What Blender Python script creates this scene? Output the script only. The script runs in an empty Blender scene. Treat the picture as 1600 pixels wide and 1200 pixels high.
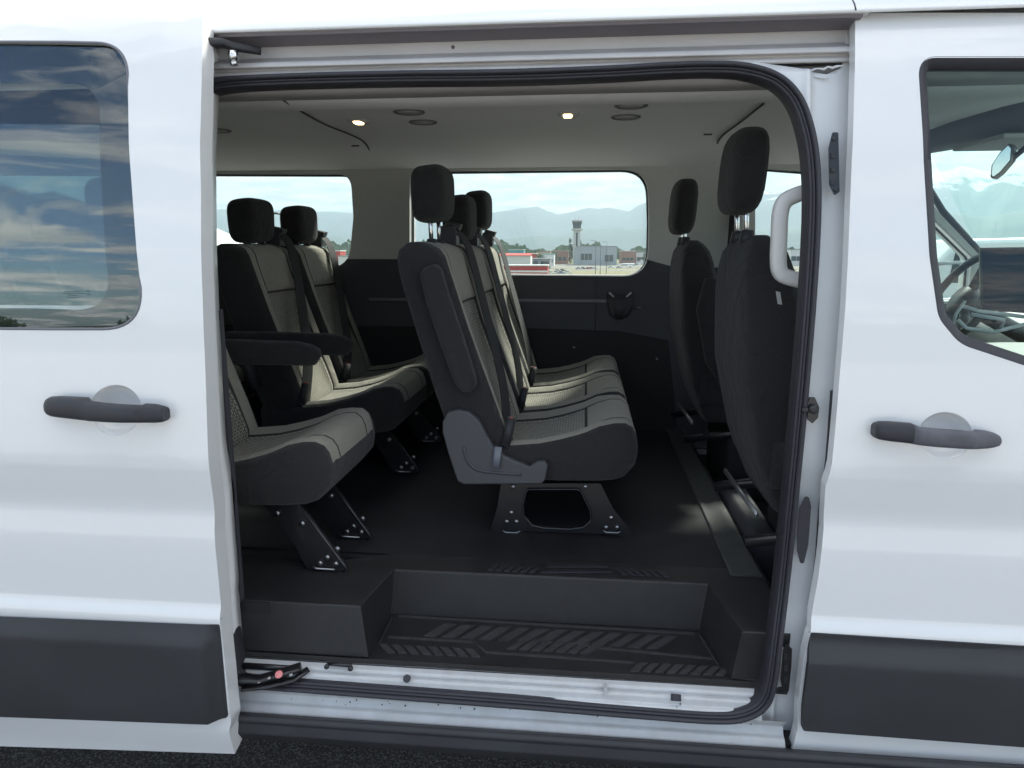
import bpy, bmesh, math, random
import numpy as np
from mathutils import Vector, Matrix
from mathutils import noise as mnoise
random.seed(7)
R = math.radians
sc = bpy.context.scene
C = sc.collection

# ------------------------------------------------------------------ camera
FPX = 1109.0; YAW = R(5.8); PIT = R(10.7)
CAM = Vector((0.0, -1.41, 1.5))
cd = bpy.data.cameras.new("camera"); cam = bpy.data.objects.new("camera", cd); C.objects.link(cam)
cam.location = CAM
cam.rotation_euler = (R(90) - PIT, 0, YAW)
cd.sensor_width = 36; cd.lens = 36 * FPX / 1600; cd.clip_start = 0.05; cd.clip_end = 60000
sc.camera = cam
sc.view_settings.view_transform = 'Standard'; sc.view_settings.look = 'None'
sc.view_settings.exposure = 1.27; sc.view_settings.gamma = 1
sc.cycles.max_bounces = 10; sc.cycles.diffuse_bounces = 6; sc.cycles.transparent_max_bounces = 24
sc.cycles.sample_clamp_indirect = 6

# ------------------------------------------------------------------ world (broken cloud over a blue sky) and sun
SUN_EL, SUN_AZ = R(42), R(62)      # azimuth measured from +x towards +y (beyond the van)
w = bpy.data.worlds.new("World"); sc.world = w; w.use_nodes = True
nt = w.node_tree; nt.nodes.clear()
def N(t, **k):
    n = nt.nodes.new(t)
    for a, b in k.items(): setattr(n, a, b)
    return n
def mth(op, a, b=None, c=None):
    n = N('ShaderNodeMath', operation=op)
    for i, v in enumerate((a, b, c)):
        if v is None: continue
        if hasattr(v, 'links') or isinstance(v, bpy.types.NodeSocket): nt.links.new(v, n.inputs[i])
        else: n.inputs[i].default_value = v
    return n.outputs[0]
sky = N('ShaderNodeTexSky'); sky.sky_type = 'NISHITA'; sky.sun_disc = False
sky.sun_elevation = SUN_EL; sky.sun_rotation = R(90) - SUN_AZ; sky.dust_density = 1.5
tc = N('ShaderNodeTexCoord'); sep = N('ShaderNodeSeparateXYZ'); nt.links.new(tc.outputs['Generated'], sep.inputs[0])
zz = mth('ADD', mth('MAXIMUM', sep.outputs[2], 0.0), 0.07)
comb = N('ShaderNodeCombineXYZ')
nt.links.new(mth('DIVIDE', sep.outputs[0], zz), comb.inputs[0]); nt.links.new(mth('DIVIDE', sep.outputs[1], zz), comb.inputs[1])
n1 = N('ShaderNodeTexNoise'); n1.inputs['Scale'].default_value = 1.15; n1.inputs['Detail'].default_value = 7; n1.inputs['Roughness'].default_value = .6; n1.inputs['Distortion'].default_value = .6
n2 = N('ShaderNodeTexNoise'); n2.inputs['Scale'].default_value = 2.6; n2.inputs['Detail'].default_value = 6; n2.inputs['Roughness'].default_value = .55
nt.links.new(comb.outputs[0], n1.inputs['Vector']); nt.links.new(comb.outputs[0], n2.inputs['Vector'])
# side: +1 beyond the van (thicker, brighter cloud), -1 behind the camera (more blue)
side = mth('MULTIPLY_ADD', sep.outputs[1], 0.10, 0.02)
cov = N('ShaderNodeMapRange'); cov.inputs[1].default_value = .42; cov.inputs[2].default_value = .51
nt.links.new(mth('ADD', n1.outputs[0], side), cov.inputs[0])
cr = N('ShaderNodeValToRGB'); cr.color_ramp.elements[0].position = .34; cr.color_ramp.elements[0].color = (.50, .52, .56, 1)
cr.color_ramp.elements[1].position = .62; cr.color_ramp.elements[1].color = (.98, .96, .92, 1)
e = cr.color_ramp.elements.new(.48); e.color = (.70, .72, .75, 1)
nt.links.new(mth('ADD', n2.outputs[0], mth('MULTIPLY', sep.outputs[1], -.03)), cr.inputs[0])
sc10 = N('ShaderNodeVectorMath', operation='SCALE'); sc10.inputs[3].default_value = 10.5; nt.links.new(cr.outputs[0], sc10.inputs[0])
mix = N('ShaderNodeMix', data_type='RGBA'); nt.links.new(cov.outputs[0], mix.inputs[0])
vm = N('ShaderNodeVectorMath', operation='MULTIPLY'); vm.inputs[1].default_value = (.66, .86, 1.08); nt.links.new(sky.outputs[0], vm.inputs[0])
nt.links.new(vm.outputs[0], mix.inputs[6]); nt.links.new(sc10.outputs[0], mix.inputs[7])
bg = N('ShaderNodeBackground'); bg.inputs[1].default_value = 0.10
out = N('ShaderNodeOutputWorld'); nt.links.new(mix.outputs[2], bg.inputs[0]); nt.links.new(bg.outputs[0], out.inputs[0])
sl = bpy.data.lights.new("sun", 'SUN'); sl.energy = 4.2; sl.angle = R(9); sl.color = (1, .95, .86)
so = bpy.data.objects.new("sun", sl); C.objects.link(so)
sd = Vector((math.cos(SUN_AZ) * math.cos(SUN_EL), math.sin(SUN_AZ) * math.cos(SUN_EL), math.sin(SUN_EL)))
so.rotation_euler = sd.to_track_quat('Z', 'Y').to_euler(); so.location = (0, 0, 30)

# ------------------------------------------------------------------ photograph pixel -> point in the place
def ray(px, py):
    u = (px - 800) / FPX; v = (600 - py) / FPX
    f = math.cos(PIT) + v * math.sin(PIT); z = -math.sin(PIT) + v * math.cos(PIT)
    return Vector((-math.sin(YAW) * f + u * math.cos(YAW), math.cos(YAW) * f + u * math.sin(YAW), z))
def P(px, py, Y): r = ray(px, py); return CAM + r * ((Y - CAM.y) / r.y)
def PZ(px, py, Z): r = ray(px, py); return CAM + r * ((Z - CAM.z) / r.z)
def PX(px, py, X): r = ray(px, py); return CAM + r * ((X - CAM.x) / r.x)
# outer skin of the van's near side, y as a function of z
_k = [(.0, .05), (.30, .045), (.37, .03), (.41, .018), (.44, .010), (.50, .006), (.70, .006), (.712, .002), (.728, .006), (.745, .014), (.89, .013), (.93, .0165), (.952, .0185), (.975, .0165), (1.060, .001), (1.085, .0), (1.20, .004), (1.35, .013), (1.5, .023), (1.7, .050), (1.88, .092), (1.94, .118), (1.98, .15), (2.3, .4)]
_zt = np.arange(0, 2.3, .002); _yt = np.interp(_zt, [a for a, b in _k], [b for a, b in _k])
for _i in range(2):
    _p = np.pad(_yt, 3, mode='edge'); _yt = np.convolve(_p, np.ones(7) / 7, mode='valid')
def ys(z): return float(np.interp(z, _zt, _yt))
def S(px, py, off=0.0):
    Y = 0.0
    for _ in range(8):
        p = P(px, py, Y + off); Y = ys(p.z)
    return P(px, py, Y + off)

# ------------------------------------------------------------------ materials
MATS = {}
def lin(r, g, b):
    f = lambda c: (c / 255 / 12.92) if c / 255 <= .04045 else ((c / 255 + .055) / 1.055) ** 2.4
    return (f(r), f(g), f(b), 1)
def mat(name, col, rough=.5, metal=0, coat=0, noise=0, nscale=40, bump=0, bscale=200, spec=.5, dirt=None, sheen=0, fold=0):
    m = bpy.data.materials.new(name); m.use_nodes = True; t = m.node_tree; b = t.nodes['Principled BSDF']
    b.inputs['Roughness'].default_value = rough; b.inputs['Metallic'].default_value = metal
    b.inputs['Specular IOR Level'].default_value = spec
    if coat: b.inputs['Coat Weight'].default_value = coat; b.inputs['Coat Roughness'].default_value = .03
    if sheen: b.inputs['Sheen Weight'].default_value = sheen
    col = tuple(col)[:3] + (1,)
    co = t.nodes.new('ShaderNodeTexCoord')
    if noise:
        n = t.nodes.new('ShaderNodeTexNoise'); n.inputs['Scale'].default_value = nscale; n.inputs['Detail'].default_value = 6; n.inputs['Roughness'].default_value = .6
        t.links.new(co.outputs['Object'], n.inputs[0])
        r = t.nodes.new('ShaderNodeValToRGB'); r.color_ramp.elements[0].position = .3; r.color_ramp.elements[1].position = .72
        a = dirt or tuple(c * (1 - noise) for c in col[:3])
        r.color_ramp.elements[0].color = tuple(a)[:3] + (1,)
        r.color_ramp.elements[1].color = tuple(min(1, c * (1 + noise)) for c in col[:3]) + (1,)
        t.links.new(n.outputs[0], r.inputs[0]); t.links.new(r.outputs[0], b.inputs['Base Color'])
    else: b.inputs['Base Color'].default_value = col
    if bump:
        n = t.nodes.new('ShaderNodeTexNoise'); n.inputs['Scale'].default_value = bscale; n.inputs['Detail'].default_value = 3
        t.links.new(co.outputs['Object'], n.inputs[0])
        bm_ = t.nodes.new('ShaderNodeBump'); bm_.inputs['Strength'].default_value = bump; bm_.inputs['Distance'].default_value = .002
        t.links.new(n.outputs[0], bm_.inputs['Height']); t.links.new(bm_.outputs[0], b.inputs['Normal'])
        if fold:
            n3 = t.nodes.new('ShaderNodeTexNoise'); n3.inputs['Scale'].default_value = 9; n3.inputs['Detail'].default_value = 3; n3.inputs['Distortion'].default_value = 1.6
            t.links.new(co.outputs['Object'], n3.inputs[0]); b3 = t.nodes.new('ShaderNodeBump'); b3.inputs['Strength'].default_value = 1; b3.inputs['Distance'].default_value = fold
            t.links.new(n3.outputs[0], b3.inputs['Height']); t.links.new(b3.outputs[0], bm_.inputs['Normal'])
    MATS[name] = m; return m
def glass_mat(name, tint, refl=1.0, ior=1.45):
    m = bpy.data.materials.new(name); m.use_nodes = True; t = m.node_tree; t.nodes.clear()
    o = t.nodes.new('ShaderNodeOutputMaterial'); mx = t.nodes.new('ShaderNodeMixShader'); tr = t.nodes.new('ShaderNodeBsdfTransparent'); gl = t.nodes.new('ShaderNodeBsdfGlossy')
    tr.inputs[0].default_value = tuple(tint) + (1,); gl.inputs['Roughness'].default_value = 0.0; gl.inputs[0].default_value = (refl, refl, refl, 1)
    fr = t.nodes.new('ShaderNodeFresnel'); ge = t.nodes.new('ShaderNodeNewGeometry'); mr_ = t.nodes.new('ShaderNodeMapRange')
    mr_.inputs[3].default_value = ior; mr_.inputs[4].default_value = 1/ior; t.links.new(ge.outputs['Backfacing'], mr_.inputs[0]); t.links.new(mr_.outputs[0], fr.inputs[0])
    t.links.new(fr.outputs[0], mx.inputs[0]); t.links.new(tr.outputs[0], mx.inputs[1]); t.links.new(gl.outputs[0], mx.inputs[2]); t.links.new(mx.outputs[0], o.inputs[0])
    MATS[name] = m; return m
paint = mat('white_paint', (.80, .80, .80), .32, coat=1.0, spec=.4)
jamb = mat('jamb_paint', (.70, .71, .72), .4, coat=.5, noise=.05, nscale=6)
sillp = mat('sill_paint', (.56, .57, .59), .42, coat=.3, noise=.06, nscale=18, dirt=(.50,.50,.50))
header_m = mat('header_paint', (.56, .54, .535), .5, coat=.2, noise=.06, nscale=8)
rubber = mat('rubber', (.032, .031, .039), .55, bump=.3)
plastic = mat('black_plastic', (.030, .031, .035), .50, noise=.15, nscale=60, bump=.5, bscale=900)
cladm = mat('cladding_plastic', (.028, .029, .033), .55, noise=.22, nscale=4, bump=.35, bscale=900)
handle_m = mat('handle_plastic', (.030, .031, .038), .45, bump=.3, bscale=900)
handle_worn = mat('worn_plastic', (.10, .10, .115), .6, noise=.2, nscale=30)
recl_m = mat('grey_plastic', (.072, .073, .079), .5, bump=.4, bscale=900)
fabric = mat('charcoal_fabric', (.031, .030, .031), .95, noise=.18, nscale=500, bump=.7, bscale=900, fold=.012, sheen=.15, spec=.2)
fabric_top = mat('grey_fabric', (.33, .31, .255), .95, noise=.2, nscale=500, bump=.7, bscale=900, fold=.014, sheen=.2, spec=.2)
fabric_dk = mat('black_fabric', (.026, .025, .026), .95, noise=.2, nscale=300, bump=.6, bscale=900, fold=.012, sheen=.1, spec=.2)
belt_m = mat('belt_webbing', (.030, .030, .031), .75, bump=.6, bscale=1200)
metal = mat('chrome', (.75, .75, .75), .18, metal=1)
steel = mat('black_steel', (.012, .012, .014), .32, coat=.3)
bolt_m = mat('bolt_steel', (.35, .35, .36), .35, metal=1)
trim_l = mat('light_trim', (.50, .50, .48), .8, noise=.04, nscale=100, bump=.3, bscale=600)
headl = mat('headliner_cloth', (.76, .76, .75), .95, noise=.04, nscale=200, bump=.5, bscale=900)
trim_d = mat('dark_trim', (.046, .047, .056), .6, bump=.4, bscale=800)
trim_k = mat('black_trim', (.013, .013, .014), .75, bump=.3, bscale=500)
matm = mat('floor_rubber', (.016, .016, .019), .62, noise=.35, nscale=5, bump=.4, bscale=400)
traym = mat('tray_plastic', (.024, .0235, .025), .40, noise=.25, nscale=9, bump=.6, bscale=700)
frit = mat('frit', (.012, .012, .013), .06, spec=.8)
grip_m = mat('grip_plastic', (.60, .59, .57), .5)
pink = mat('pink_mark', (.75, .25, .25), .5)
silver_tag = mat('silver_thread', (.4, .4, .4), .7)
red_m = mat('red_buckle', (.28, .03, .03), .4)
g_front = glass_mat('tinted_glass', (.80, .94, .90))
g_wind = glass_mat('windscreen_glass', (.90, .985, .96))
g_far = glass_mat('side_glass', (.76, .83, .815))
g_priv = glass_mat('privacy_glass', (.72, .80, .78), ior=1.9)
g_quart = glass_mat('quarter_glass', (.10, .16, .15), ior=2.3)
# woven insert
m = mat('woven_insert', (.11, .108, .095), .95, sheen=.2, spec=.2); t = m.node_tree; b = t.nodes['Principled BSDF']
co = t.nodes.new('ShaderNodeTexCoord'); br = t.nodes.new('ShaderNodeTexBrick'); mp = t.nodes.new('ShaderNodeMapping')
mp.inputs['Rotation'].default_value = (R(0), R(0), R(90)); mp.inputs['Scale'].default_value = (1, 1, 1)
br.inputs['Color1'].default_value = (.44, .415, .34, 1); br.inputs['Color2'].default_value = (.33, .31, .255, 1); br.inputs['Mortar'].default_value = (.11, .105, .09, 1)
br.inputs['Scale'].default_value = 1; br.inputs['Brick Width'].default_value = .017; br.inputs['Row Height'].default_value = .0085; br.inputs['Mortar Size'].default_value = .0018
t.links.new(co.outputs['UV'], br.inputs[0]); t.links.new(br.outputs[0], b.inputs['Base Color'])
bp = t.nodes.new('ShaderNodeBump'); bp.inputs['Strength'].default_value = .5; bp.inputs['Distance'].default_value = .002
t.links.new(br.outputs['Fac'], bp.inputs['Height']); bp.invert = True; t.links.new(bp.outputs[0], b.inputs['Normal'])
weave = m
def emit(name, col, s):
    m = bpy.data.materials.new(name); m.use_nodes = True; b = m.node_tree.nodes['Principled BSDF']
    b.inputs['Emission Color'].default_value = tuple(col) + (1,); b.inputs['Emission Strength'].default_value = s; b.inputs['Base Color'].default_value = tuple(col) + (1,); return m
lamp_m = emit('lamp_glow', (1, .72, .36), 3.0)
# asphalt with pale aggregate
m = mat('asphalt', (.045, .045, .045), .9, noise=.35, nscale=60, bump=1, bscale=120); t = m.node_tree; b = t.nodes['Principled BSDF']
vo = t.nodes.new('ShaderNodeTexVoronoi'); vo.inputs['Scale'].default_value = 230; co = t.nodes.new('ShaderNodeTexCoord'); t.links.new(co.outputs['Object'], vo.inputs[0])
sx = t.nodes.new('ShaderNodeSeparateColor'); t.links.new(vo.outputs['Color'], sx.inputs[0])
r = t.nodes.new('ShaderNodeValToRGB'); r.color_ramp.elements[0].position = .55; r.color_ramp.elements[0].color = (.060, .057, .053, 1); r.color_ramp.elements[1].position = 1.0; r.color_ramp.elements[1].color = (.24, .23, .22, 1)
t.links.new(sx.outputs[0], r.inputs[0]); t.links.new(r.outputs[0], b.inputs['Base Color'])
asphalt = m

# ------------------------------------------------------------------ mesh helpers
SPLIT = {'latch_block','near_pillar_trim','seat_rail','headrest_post','post_sleeve','sill_hole','leg_bolt','header_bolt','wall_clip','headliner_clip','cup_holder_clip','arm_bolt','foot_lip','rear_doors','landing_gear','engine','antenna','windscreen_pillar','cab_floor','dash_trim'}
class MB:
    def __init__(s): s.v = []; s.f = []; s.mi = []; s.sm = []; s.uv = {}
    def add(s, vs, fs, mi=0, smooth=True):
        b = len(s.v); s.v += [Vector(v) for v in vs]
        for k, f in enumerate(fs):
            s.f.append([b + i for i in f]); s.mi.append(mi[k] if isinstance(mi, list) else mi); s.sm.append(smooth)
    def box(s, lo, hi, mi=0, M=None):
        x0, y0, z0 = lo; x1, y1, z1 = hi
        vs = [Vector(p) for p in ((x0,y0,z0),(x1,y0,z0),(x1,y1,z0),(x0,y1,z0),(x0,y0,z1),(x1,y0,z1),(x1,y1,z1),(x0,y1,z1))]
        if M: vs = [M @ v for v in vs]
        s.add(vs, [(0,3,2,1),(4,5,6,7),(0,1,5,4),(1,2,6,5),(2,3,7,6),(3,0,4,7)], mi, False)
    def rings(s, rs, mi=0, cap=True, closed=False, smooth=True):
        n = len(rs[0]); b = len(s.v)
        for r_ in rs: s.v += [Vector(p) for p in r_]
        m_ = len(rs)
        for i in range(m_ if closed else m_ - 1):
            i2 = (i + 1) % m_
            for j in range(n):
                j2 = (j + 1) % n
                s.f.append([b + i*n + j, b + i*n + j2, b + i2*n + j2, b + i2*n + j])
                s.mi.append(mi(i, j) if callable(mi) else mi); s.sm.append(smooth)
        if cap and not closed:
            k = mi if not callable(mi) else 0
            s.f.append([b + j for j in range(n)][::-1]); s.mi.append(k); s.sm.append(smooth)
            s.f.append([b + (m_-1)*n + j for j in range(n)]); s.mi.append(k); s.sm.append(smooth)
    def tube(s, pts, r, n=10, closed=False, mi=0, up=None, sq=None):
        """sweep; r = radius or (a,b) half-sizes (a along 'side', b along 'up')"""
        pts = [Vector(p) for p in pts]; m_ = len(pts); rs = []
        prev = None
        for i, p in enumerate(pts):
            if closed: tg = pts[(i+1) % m_] - pts[i-1]
            else: tg = pts[min(i+1, m_-1)] - pts[max(i-1, 0)]
            tg.normalize()
            if up is not None: u0 = Vector(up)
            else:
                u0 = prev if prev is not None else (Vector((0,0,1)) if abs(tg.z) < .9 else Vector((0,1,0)))
            sdv = tg.cross(u0).normalized(); upv = sdv.cross(tg).normalized(); prev = upv
            rr = r[i] if isinstance(r, list) else r
            a, b_ = rr if isinstance(rr, tuple) else (rr, rr)
            ring = []
            for k in range(n):
                th = 2*math.pi*(k + .5)/n; c, d = math.cos(th), math.sin(th)
                if sq: c = math.copysign(abs(c)**sq, c); d = math.copysign(abs(d)**sq, d)
                ring.append(p + sdv*(a*c) + upv*(b_*d))
            rs.append(ring)
        s.rings(rs, mi, cap=True, closed=closed)
    def disc(s, c, nrm, r, h, n=14, mi=0):
        nrm = Vector(nrm).normalized(); c = Vector(c)
        s.tube([c, c + nrm*h*.8, c + nrm*h], [(r, r), (r, r), (r*.8, r*.8)], n=n, mi=mi)
    def prism(s, pts, y0, y1, mi=0, ax='y'):
        n = len(pts)
        if ax == 'y': A = [(x, y0, z) for x, z in pts]; B = [(x, y1, z) for x, z in pts]
        elif ax == 'x': A = [(y0, y, z) for y, z in pts]; B = [(y1, y, z) for y, z in pts]
        else: A = [(x, y, y0) for x, y in pts]; B = [(x, y, y1) for x, y in pts]
        s.add(A + B, [list(range(n))[::-1], [n+i for i in range(n)]] + [(i, (i+1) % n, n + (i+1) % n, n+i) for i in range(n)], mi, False)
    def build(s, name, m, parent=None, bevel=0, seg=2, smooth=None, subd=0, uvs=None, loc=None, split=False):
        if split or name in SPLIT:
            par = list(range(len(s.v)))
            def fd(i):
                while par[i] != i: par[i] = par[par[i]]; i = par[i]
                return i
            for f in s.f:
                for q in f[1:]: par[fd(q)] = fd(f[0])
            groups = {}
            for k, f in enumerate(s.f): groups.setdefault(fd(f[0]), []).append(k)
            if len(groups) > 1:
                first = None
                for g in groups.values():
                    t = MB(); ids = sorted({i for k in g for i in s.f[k]}); mp_ = {i: n for n, i in enumerate(ids)}
                    t.v = [s.v[i] for i in ids]; t.f = [[mp_[i] for i in s.f[k]] for k in g]; t.mi = [s.mi[k] for k in g]; t.sm = [s.sm[k] for k in g]
                    o = MB.build(t, name, m, parent, bevel, seg, smooth, subd, uvs, loc); first = first or o
                return first
        me = bpy.data.meshes.new(name)
        vs = s.v if loc is None else [v - Vector(loc) for v in s.v]
        me.from_pydata([tuple(v) for v in vs], [], s.f)
        for q in (m if isinstance(m, (list, tuple)) else [m]): me.materials.append(q)
        for p, k, sm in zip(me.polygons, s.mi, s.sm): p.material_index = k; p.use_smooth = sm if smooth is None else smooth
        bm = bmesh.new(); bm.from_mesh(me); bmesh.ops.recalc_face_normals(bm, faces=bm.faces); bm.to_mesh(me); bm.free()
        if uvs:
            ul = me.uv_layers.new(name='UVMap')
            for l in me.loops: ul.data[l.index].uv = uvs(me.vertices[l.vertex_index].co)
        o = bpy.data.objects.new(name, me); C.objects.link(o)
        if parent is not None: o.parent = parent
        if bevel:
            mo = o.modifiers.new('bevel', 'BEVEL'); mo.width = bevel; mo.segments = seg; mo.limit_method = 'ANGLE'; mo.angle_limit = R(40)
            me.shade_smooth() if False else None
            for p in me.polygons: p.use_smooth = True
            wn = o.modifiers.new('wn', 'WEIGHTED_NORMAL'); wn.keep_sharp = False
        if subd: mo = o.modifiers.new('sub', 'SUBSURF'); mo.levels = subd; mo.render_levels = subd
        return o
def empty(name, loc=(0,0,0), label=None, cat=None, group=None, rz=0):
    o = bpy.data.objects.new(name, None); C.objects.link(o); o.location = loc; o.rotation_euler[2] = rz; o.empty_display_size = .1
    if label: o['label'] = label
    if cat: o['category'] = cat
    if group: o['group'] = group
    return o
def tag(o, label=None, cat=None, group=None, kind=None):
    for k, v in (('label', label), ('category', cat), ('group', group), ('kind', kind)):
        if v: o[k] = v
    return o
def copy_tree(o, parent=None):
    c = o.copy(); C.objects.link(c); c.parent = parent
    for ch in list(o.children): copy_tree(ch, c)
    return c
def catmull(pts, n=8, closed=False):
    pts = [Vector(p) for p in pts]; out = []; m_ = len(pts)
    rng = range(m_ if closed else m_-1)
    for i in rng:
        if closed: p0, p1, p2, p3 = pts[i-1], pts[i], pts[(i+1) % m_], pts[(i+2) % m_]
        else: p0, p1, p2, p3 = pts[max(i-1,0)], pts[i], pts[i+1], pts[min(i+2, m_-1)]
        for k in range(n):
            t = k/n
            out.append(.5*((2*p1) + (p2-p0)*t + (2*p0-5*p1+4*p2-p3)*t*t + (3*p1-p0-3*p2+p3)*t**3))
    if not closed: out.append(pts[-1])
    return out
def roundpoly(pts, rad, n=6):
    """2D polygon with rounded corners, rad number or list"""
    out = []; m_ = len(pts)
    for i, p in enumerate(pts):
        r_ = rad[i] if isinstance(rad, (list, tuple)) else rad
        p = Vector(p); a = Vector(pts[i-1]) - p; b = Vector(pts[(i+1) % m_]) - p
        if r_ <= 0: out.append(tuple(p)); continue
        an = a.angle(b); d = min(r_/math.tan(an/2), a.length*.48, b.length*.48)
        A = p + a.normalized()*d; B = p + b.normalized()*d
        for k in range(n+1):
            t = k/n; out.append(tuple((1-t)**2*A + 2*t*(1-t)*p + t*t*B))
    return out
def panel(name, outer, holes, m, parent, off=0.0, thick=.03, yfun=None, zs=.03, xs=.12, fine=None, bevel=.003, base=ys, raw=False, loc=None):
    """sheet over the (x,z) outline, following y = base(z)+off, solid inwards (+y)"""
    bm = bmesh.new(); edges = []
    def xz(l): return [(q[0], q[1]) for q in l] if raw else [((a := S(px, py, off)).x, a.z) for px, py in l]
    O = xz(outer)
    for l in [O] + [xz(h) for h in holes]:
        vs = [bm.verts.new((x, 0, z)) for x, z in l]
        edges += [bm.edges.new((vs[i], vs[(i+1) % len(vs)])) for i in range(len(vs))]
    bmesh.ops.triangle_fill(bm, use_beauty=True, use_dissolve=False, edges=edges, normal=(0, -1, 0))
    zmin = min(z for x, z in O); zmax = max(z for x, z in O); xmin = min(x for x, z in O); xmax = max(x for x, z in O)
    cuts = []
    z = math.floor(zmin/zs)*zs
    while z < zmax:
        if z > zmin: cuts.append(z)
        z += zs
    for a, b_, st in (fine or []):
        z = a
        while z < b_: cuts.append(z + .0007); z += st
    for z in cuts:
        bmesh.ops.bisect_plane(bm, geom=bm.verts[:] + bm.edges[:] + bm.faces[:], plane_co=(0, 0, z), plane_no=(0, 0, 1))
    x = math.floor(xmin/xs)*xs + xs
    while x < xmax:
        bmesh.ops.bisect_plane(bm, geom=bm.verts[:] + bm.edges[:] + bm.faces[:], plane_co=(x, 0, 0), plane_no=(1, 0, 0)); x += xs
    for v in bm.verts:
        v.co.y = base(v.co.z) + off + (yfun(v.co.x, v.co.z) if yfun else 0)
    bmesh.ops.recalc_face_normals(bm, faces=bm.faces)
    bm.normal_update()
    if sum(f.normal.y*f.calc_area() for f in bm.faces) > 0: bmesh.ops.reverse_faces(bm, faces=bm.faces)
    for f in bm.faces: f.smooth = True
    if loc is not None:
        for v in bm.verts: v.co -= Vector(loc)
    me = bpy.data.meshes.new(name); bm.to_mesh(me); bm.free(); me.materials.append(m)
    o = bpy.data.objects.new(name, me); C.objects.link(o); o.parent = parent
    if thick:
        so_ = o.modifiers.new('solid', 'SOLIDIFY'); so_.thickness = thick; so_.offset = -1; so_.use_even_offset = False
        if bevel:
            be = o.modifiers.new('bevel', 'BEVEL'); be.width = bevel; be.segments = 3; be.limit_method = 'ANGLE'; be.angle_limit = R(60)
            o.modifiers.new('wn', 'WEIGHTED_NORMAL')
    return o

# ==================================================================== THE VAN
van = empty('passenger_van', (0, 0, 0), 'white passenger van seen from close up with its sliding side door open on dark seats', 'van')

# opening centre line (pixels) as traced, and the seal running round it
OPEN = [(300,152),(335,133),(420,126),(600,121),(800,118.5),(950,113),(1040,108),(1110,106),(1165,109),(1212,124),(1243,154),(1261,200),(1270,255),(1272,330),(1266,450),(1254,600),(1240,750),(1225,900),(1213,1000),(1204,1068),(1192,1098),(1165,1115),(1120,1120),(1000,1112),(800,1096),(600,1081),(480,1072),(405,1066),(372,1056),(358,1015),(344,880),(324,650),(308,400),(298,200)]
open3 = catmull([S(px, py, float(np.interp(py, [900, 1060], [.035, .010]))) for px, py in OPEN], 6, closed=True)
mb = MB()
inw = Vector((.0, 0, 0))
cen = Vector((-.15, 0, 1.15))
def offs(pts, d, dy):
    o = []; m_ = len(pts)
    for i, p in enumerate(pts):
        tg = (pts[(i+1) % m_] - pts[i-1]); nn = Vector((tg.z, 0, -tg.x)).normalized()
        if nn.dot(p - cen) < 0: nn = -nn
        o.append(p + nn*d + Vector((0, dy, 0)))
    return o
mb.tube(offs(open3, .0062, -.006), (.0055, .009), n=10, closed=True, up=(0,1,0))
mb.tube(offs(open3, -.0015, -.002), (.003, .006), n=8, closed=True, up=(0,1,0))
mb.tube(offs(open3, -.0062, .004), (.0045, .008), n=10, closed=True, up=(0,1,0))
mb.tube(offs(open3, -.0095, .026), (.003, .022), n=10, closed=True, up=(0,1,0))
mb.build('door_seal', rubber, van)

# jamb pillar to the right of the opening (sheet with a pressed ridge)
inner = [(px, py) for px, py in OPEN if px > 1090 and 90 < py][:]
inner = [(1050,107)] + [q for q in OPEN if q[0] > 1100][:]
jo = [(1350,20),(1337,17),(1327,44),(1326,85),(1318,103),(1296,113),(1180,97),(1110,94)] + [q for q in OPEN if q[0] > 1100] + [(1110,1135),(1238,1188),(1262,1192)]
def jy(x, z):
    d = .462 - x
    t_ = max(0, min(1, (.034 - d)/.010)); t2 = max(0, min(1, (d-.020)/.010)) 
    q = math.exp(-((d-.030)/.007)**2)*-.010
    return .016*t_ + q
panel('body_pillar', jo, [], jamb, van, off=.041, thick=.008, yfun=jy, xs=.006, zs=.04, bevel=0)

# header above the opening: one pressed profile (y,z) along x
def zc(py, y, px=800): return P(px, py, y).z
hp = [(1.0, 2.075), (.55, 2.06), (.30, 2.03), (.20, 2.012), (.15, 1.998), (.125, zc(9, .125)), (.108, zc(17, .108)), (.098, zc(25, .098)), (.090, zc(34, .09)), (.094, zc(35.5, .094)),
      (.170, zc(57, .170)), (.172, zc(60, .172)), (.172, zc(82, .172)), (.160, zc(85, .16)), (.128, zc(88.5, .128)), (.124, zc(94, .124)), (.140, zc(96, .140)), (.143, zc(101, .143)), (.138, zc(103.5,.138)), (.134, zc(105, .134)), (.134, zc(108.5, .134)), (.15, zc(109.5, .15))]
def sweep_x(name, prof, x0, x1, m_, parent, thick=.004, n=12, mi=None, mats=None):
    bm = bmesh.new(); cols = []
    for i in range(n+1):
        x = x0 + (x1-x0)*i/n; cols.append([bm.verts.new((x, y, z)) for y, z in prof])
    for i in range(n):
        for j in range(len(prof)-1):
            f = bm.faces.new((cols[i][j], cols[i+1][j], cols[i+1][j+1], cols[i][j+1])); f.smooth = False
            if mi: f.material_index = mi[j]
    me = bpy.data.meshes.new(name); bm.to_mesh(me); bm.free()
    for q in (mats or [m_]): me.materials.append(q)
    o = bpy.data.objects.new(name, me); C.objects.link(o); o.parent = parent
    be = o.modifiers.new('bevel', 'BEVEL'); be.width = .0035; be.segments = 2; be.limit_method = 'ANGLE'; be.angle_limit = R(25)
    so_ = o.modifiers.new('solid', 'SOLIDIFY'); so_.thickness = thick; so_.offset = 0
    for p in me.polygons: p.use_smooth = True
    o.modifiers.new('wn', 'WEIGHTED_NORMAL')
    return o
k = 10
sweep_x('roof_side', hp[:k], -3.3, 2.2, paint, van)
sweep_x('door_header', hp[k-1:], -1.6, .525, header_m, van)
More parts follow.
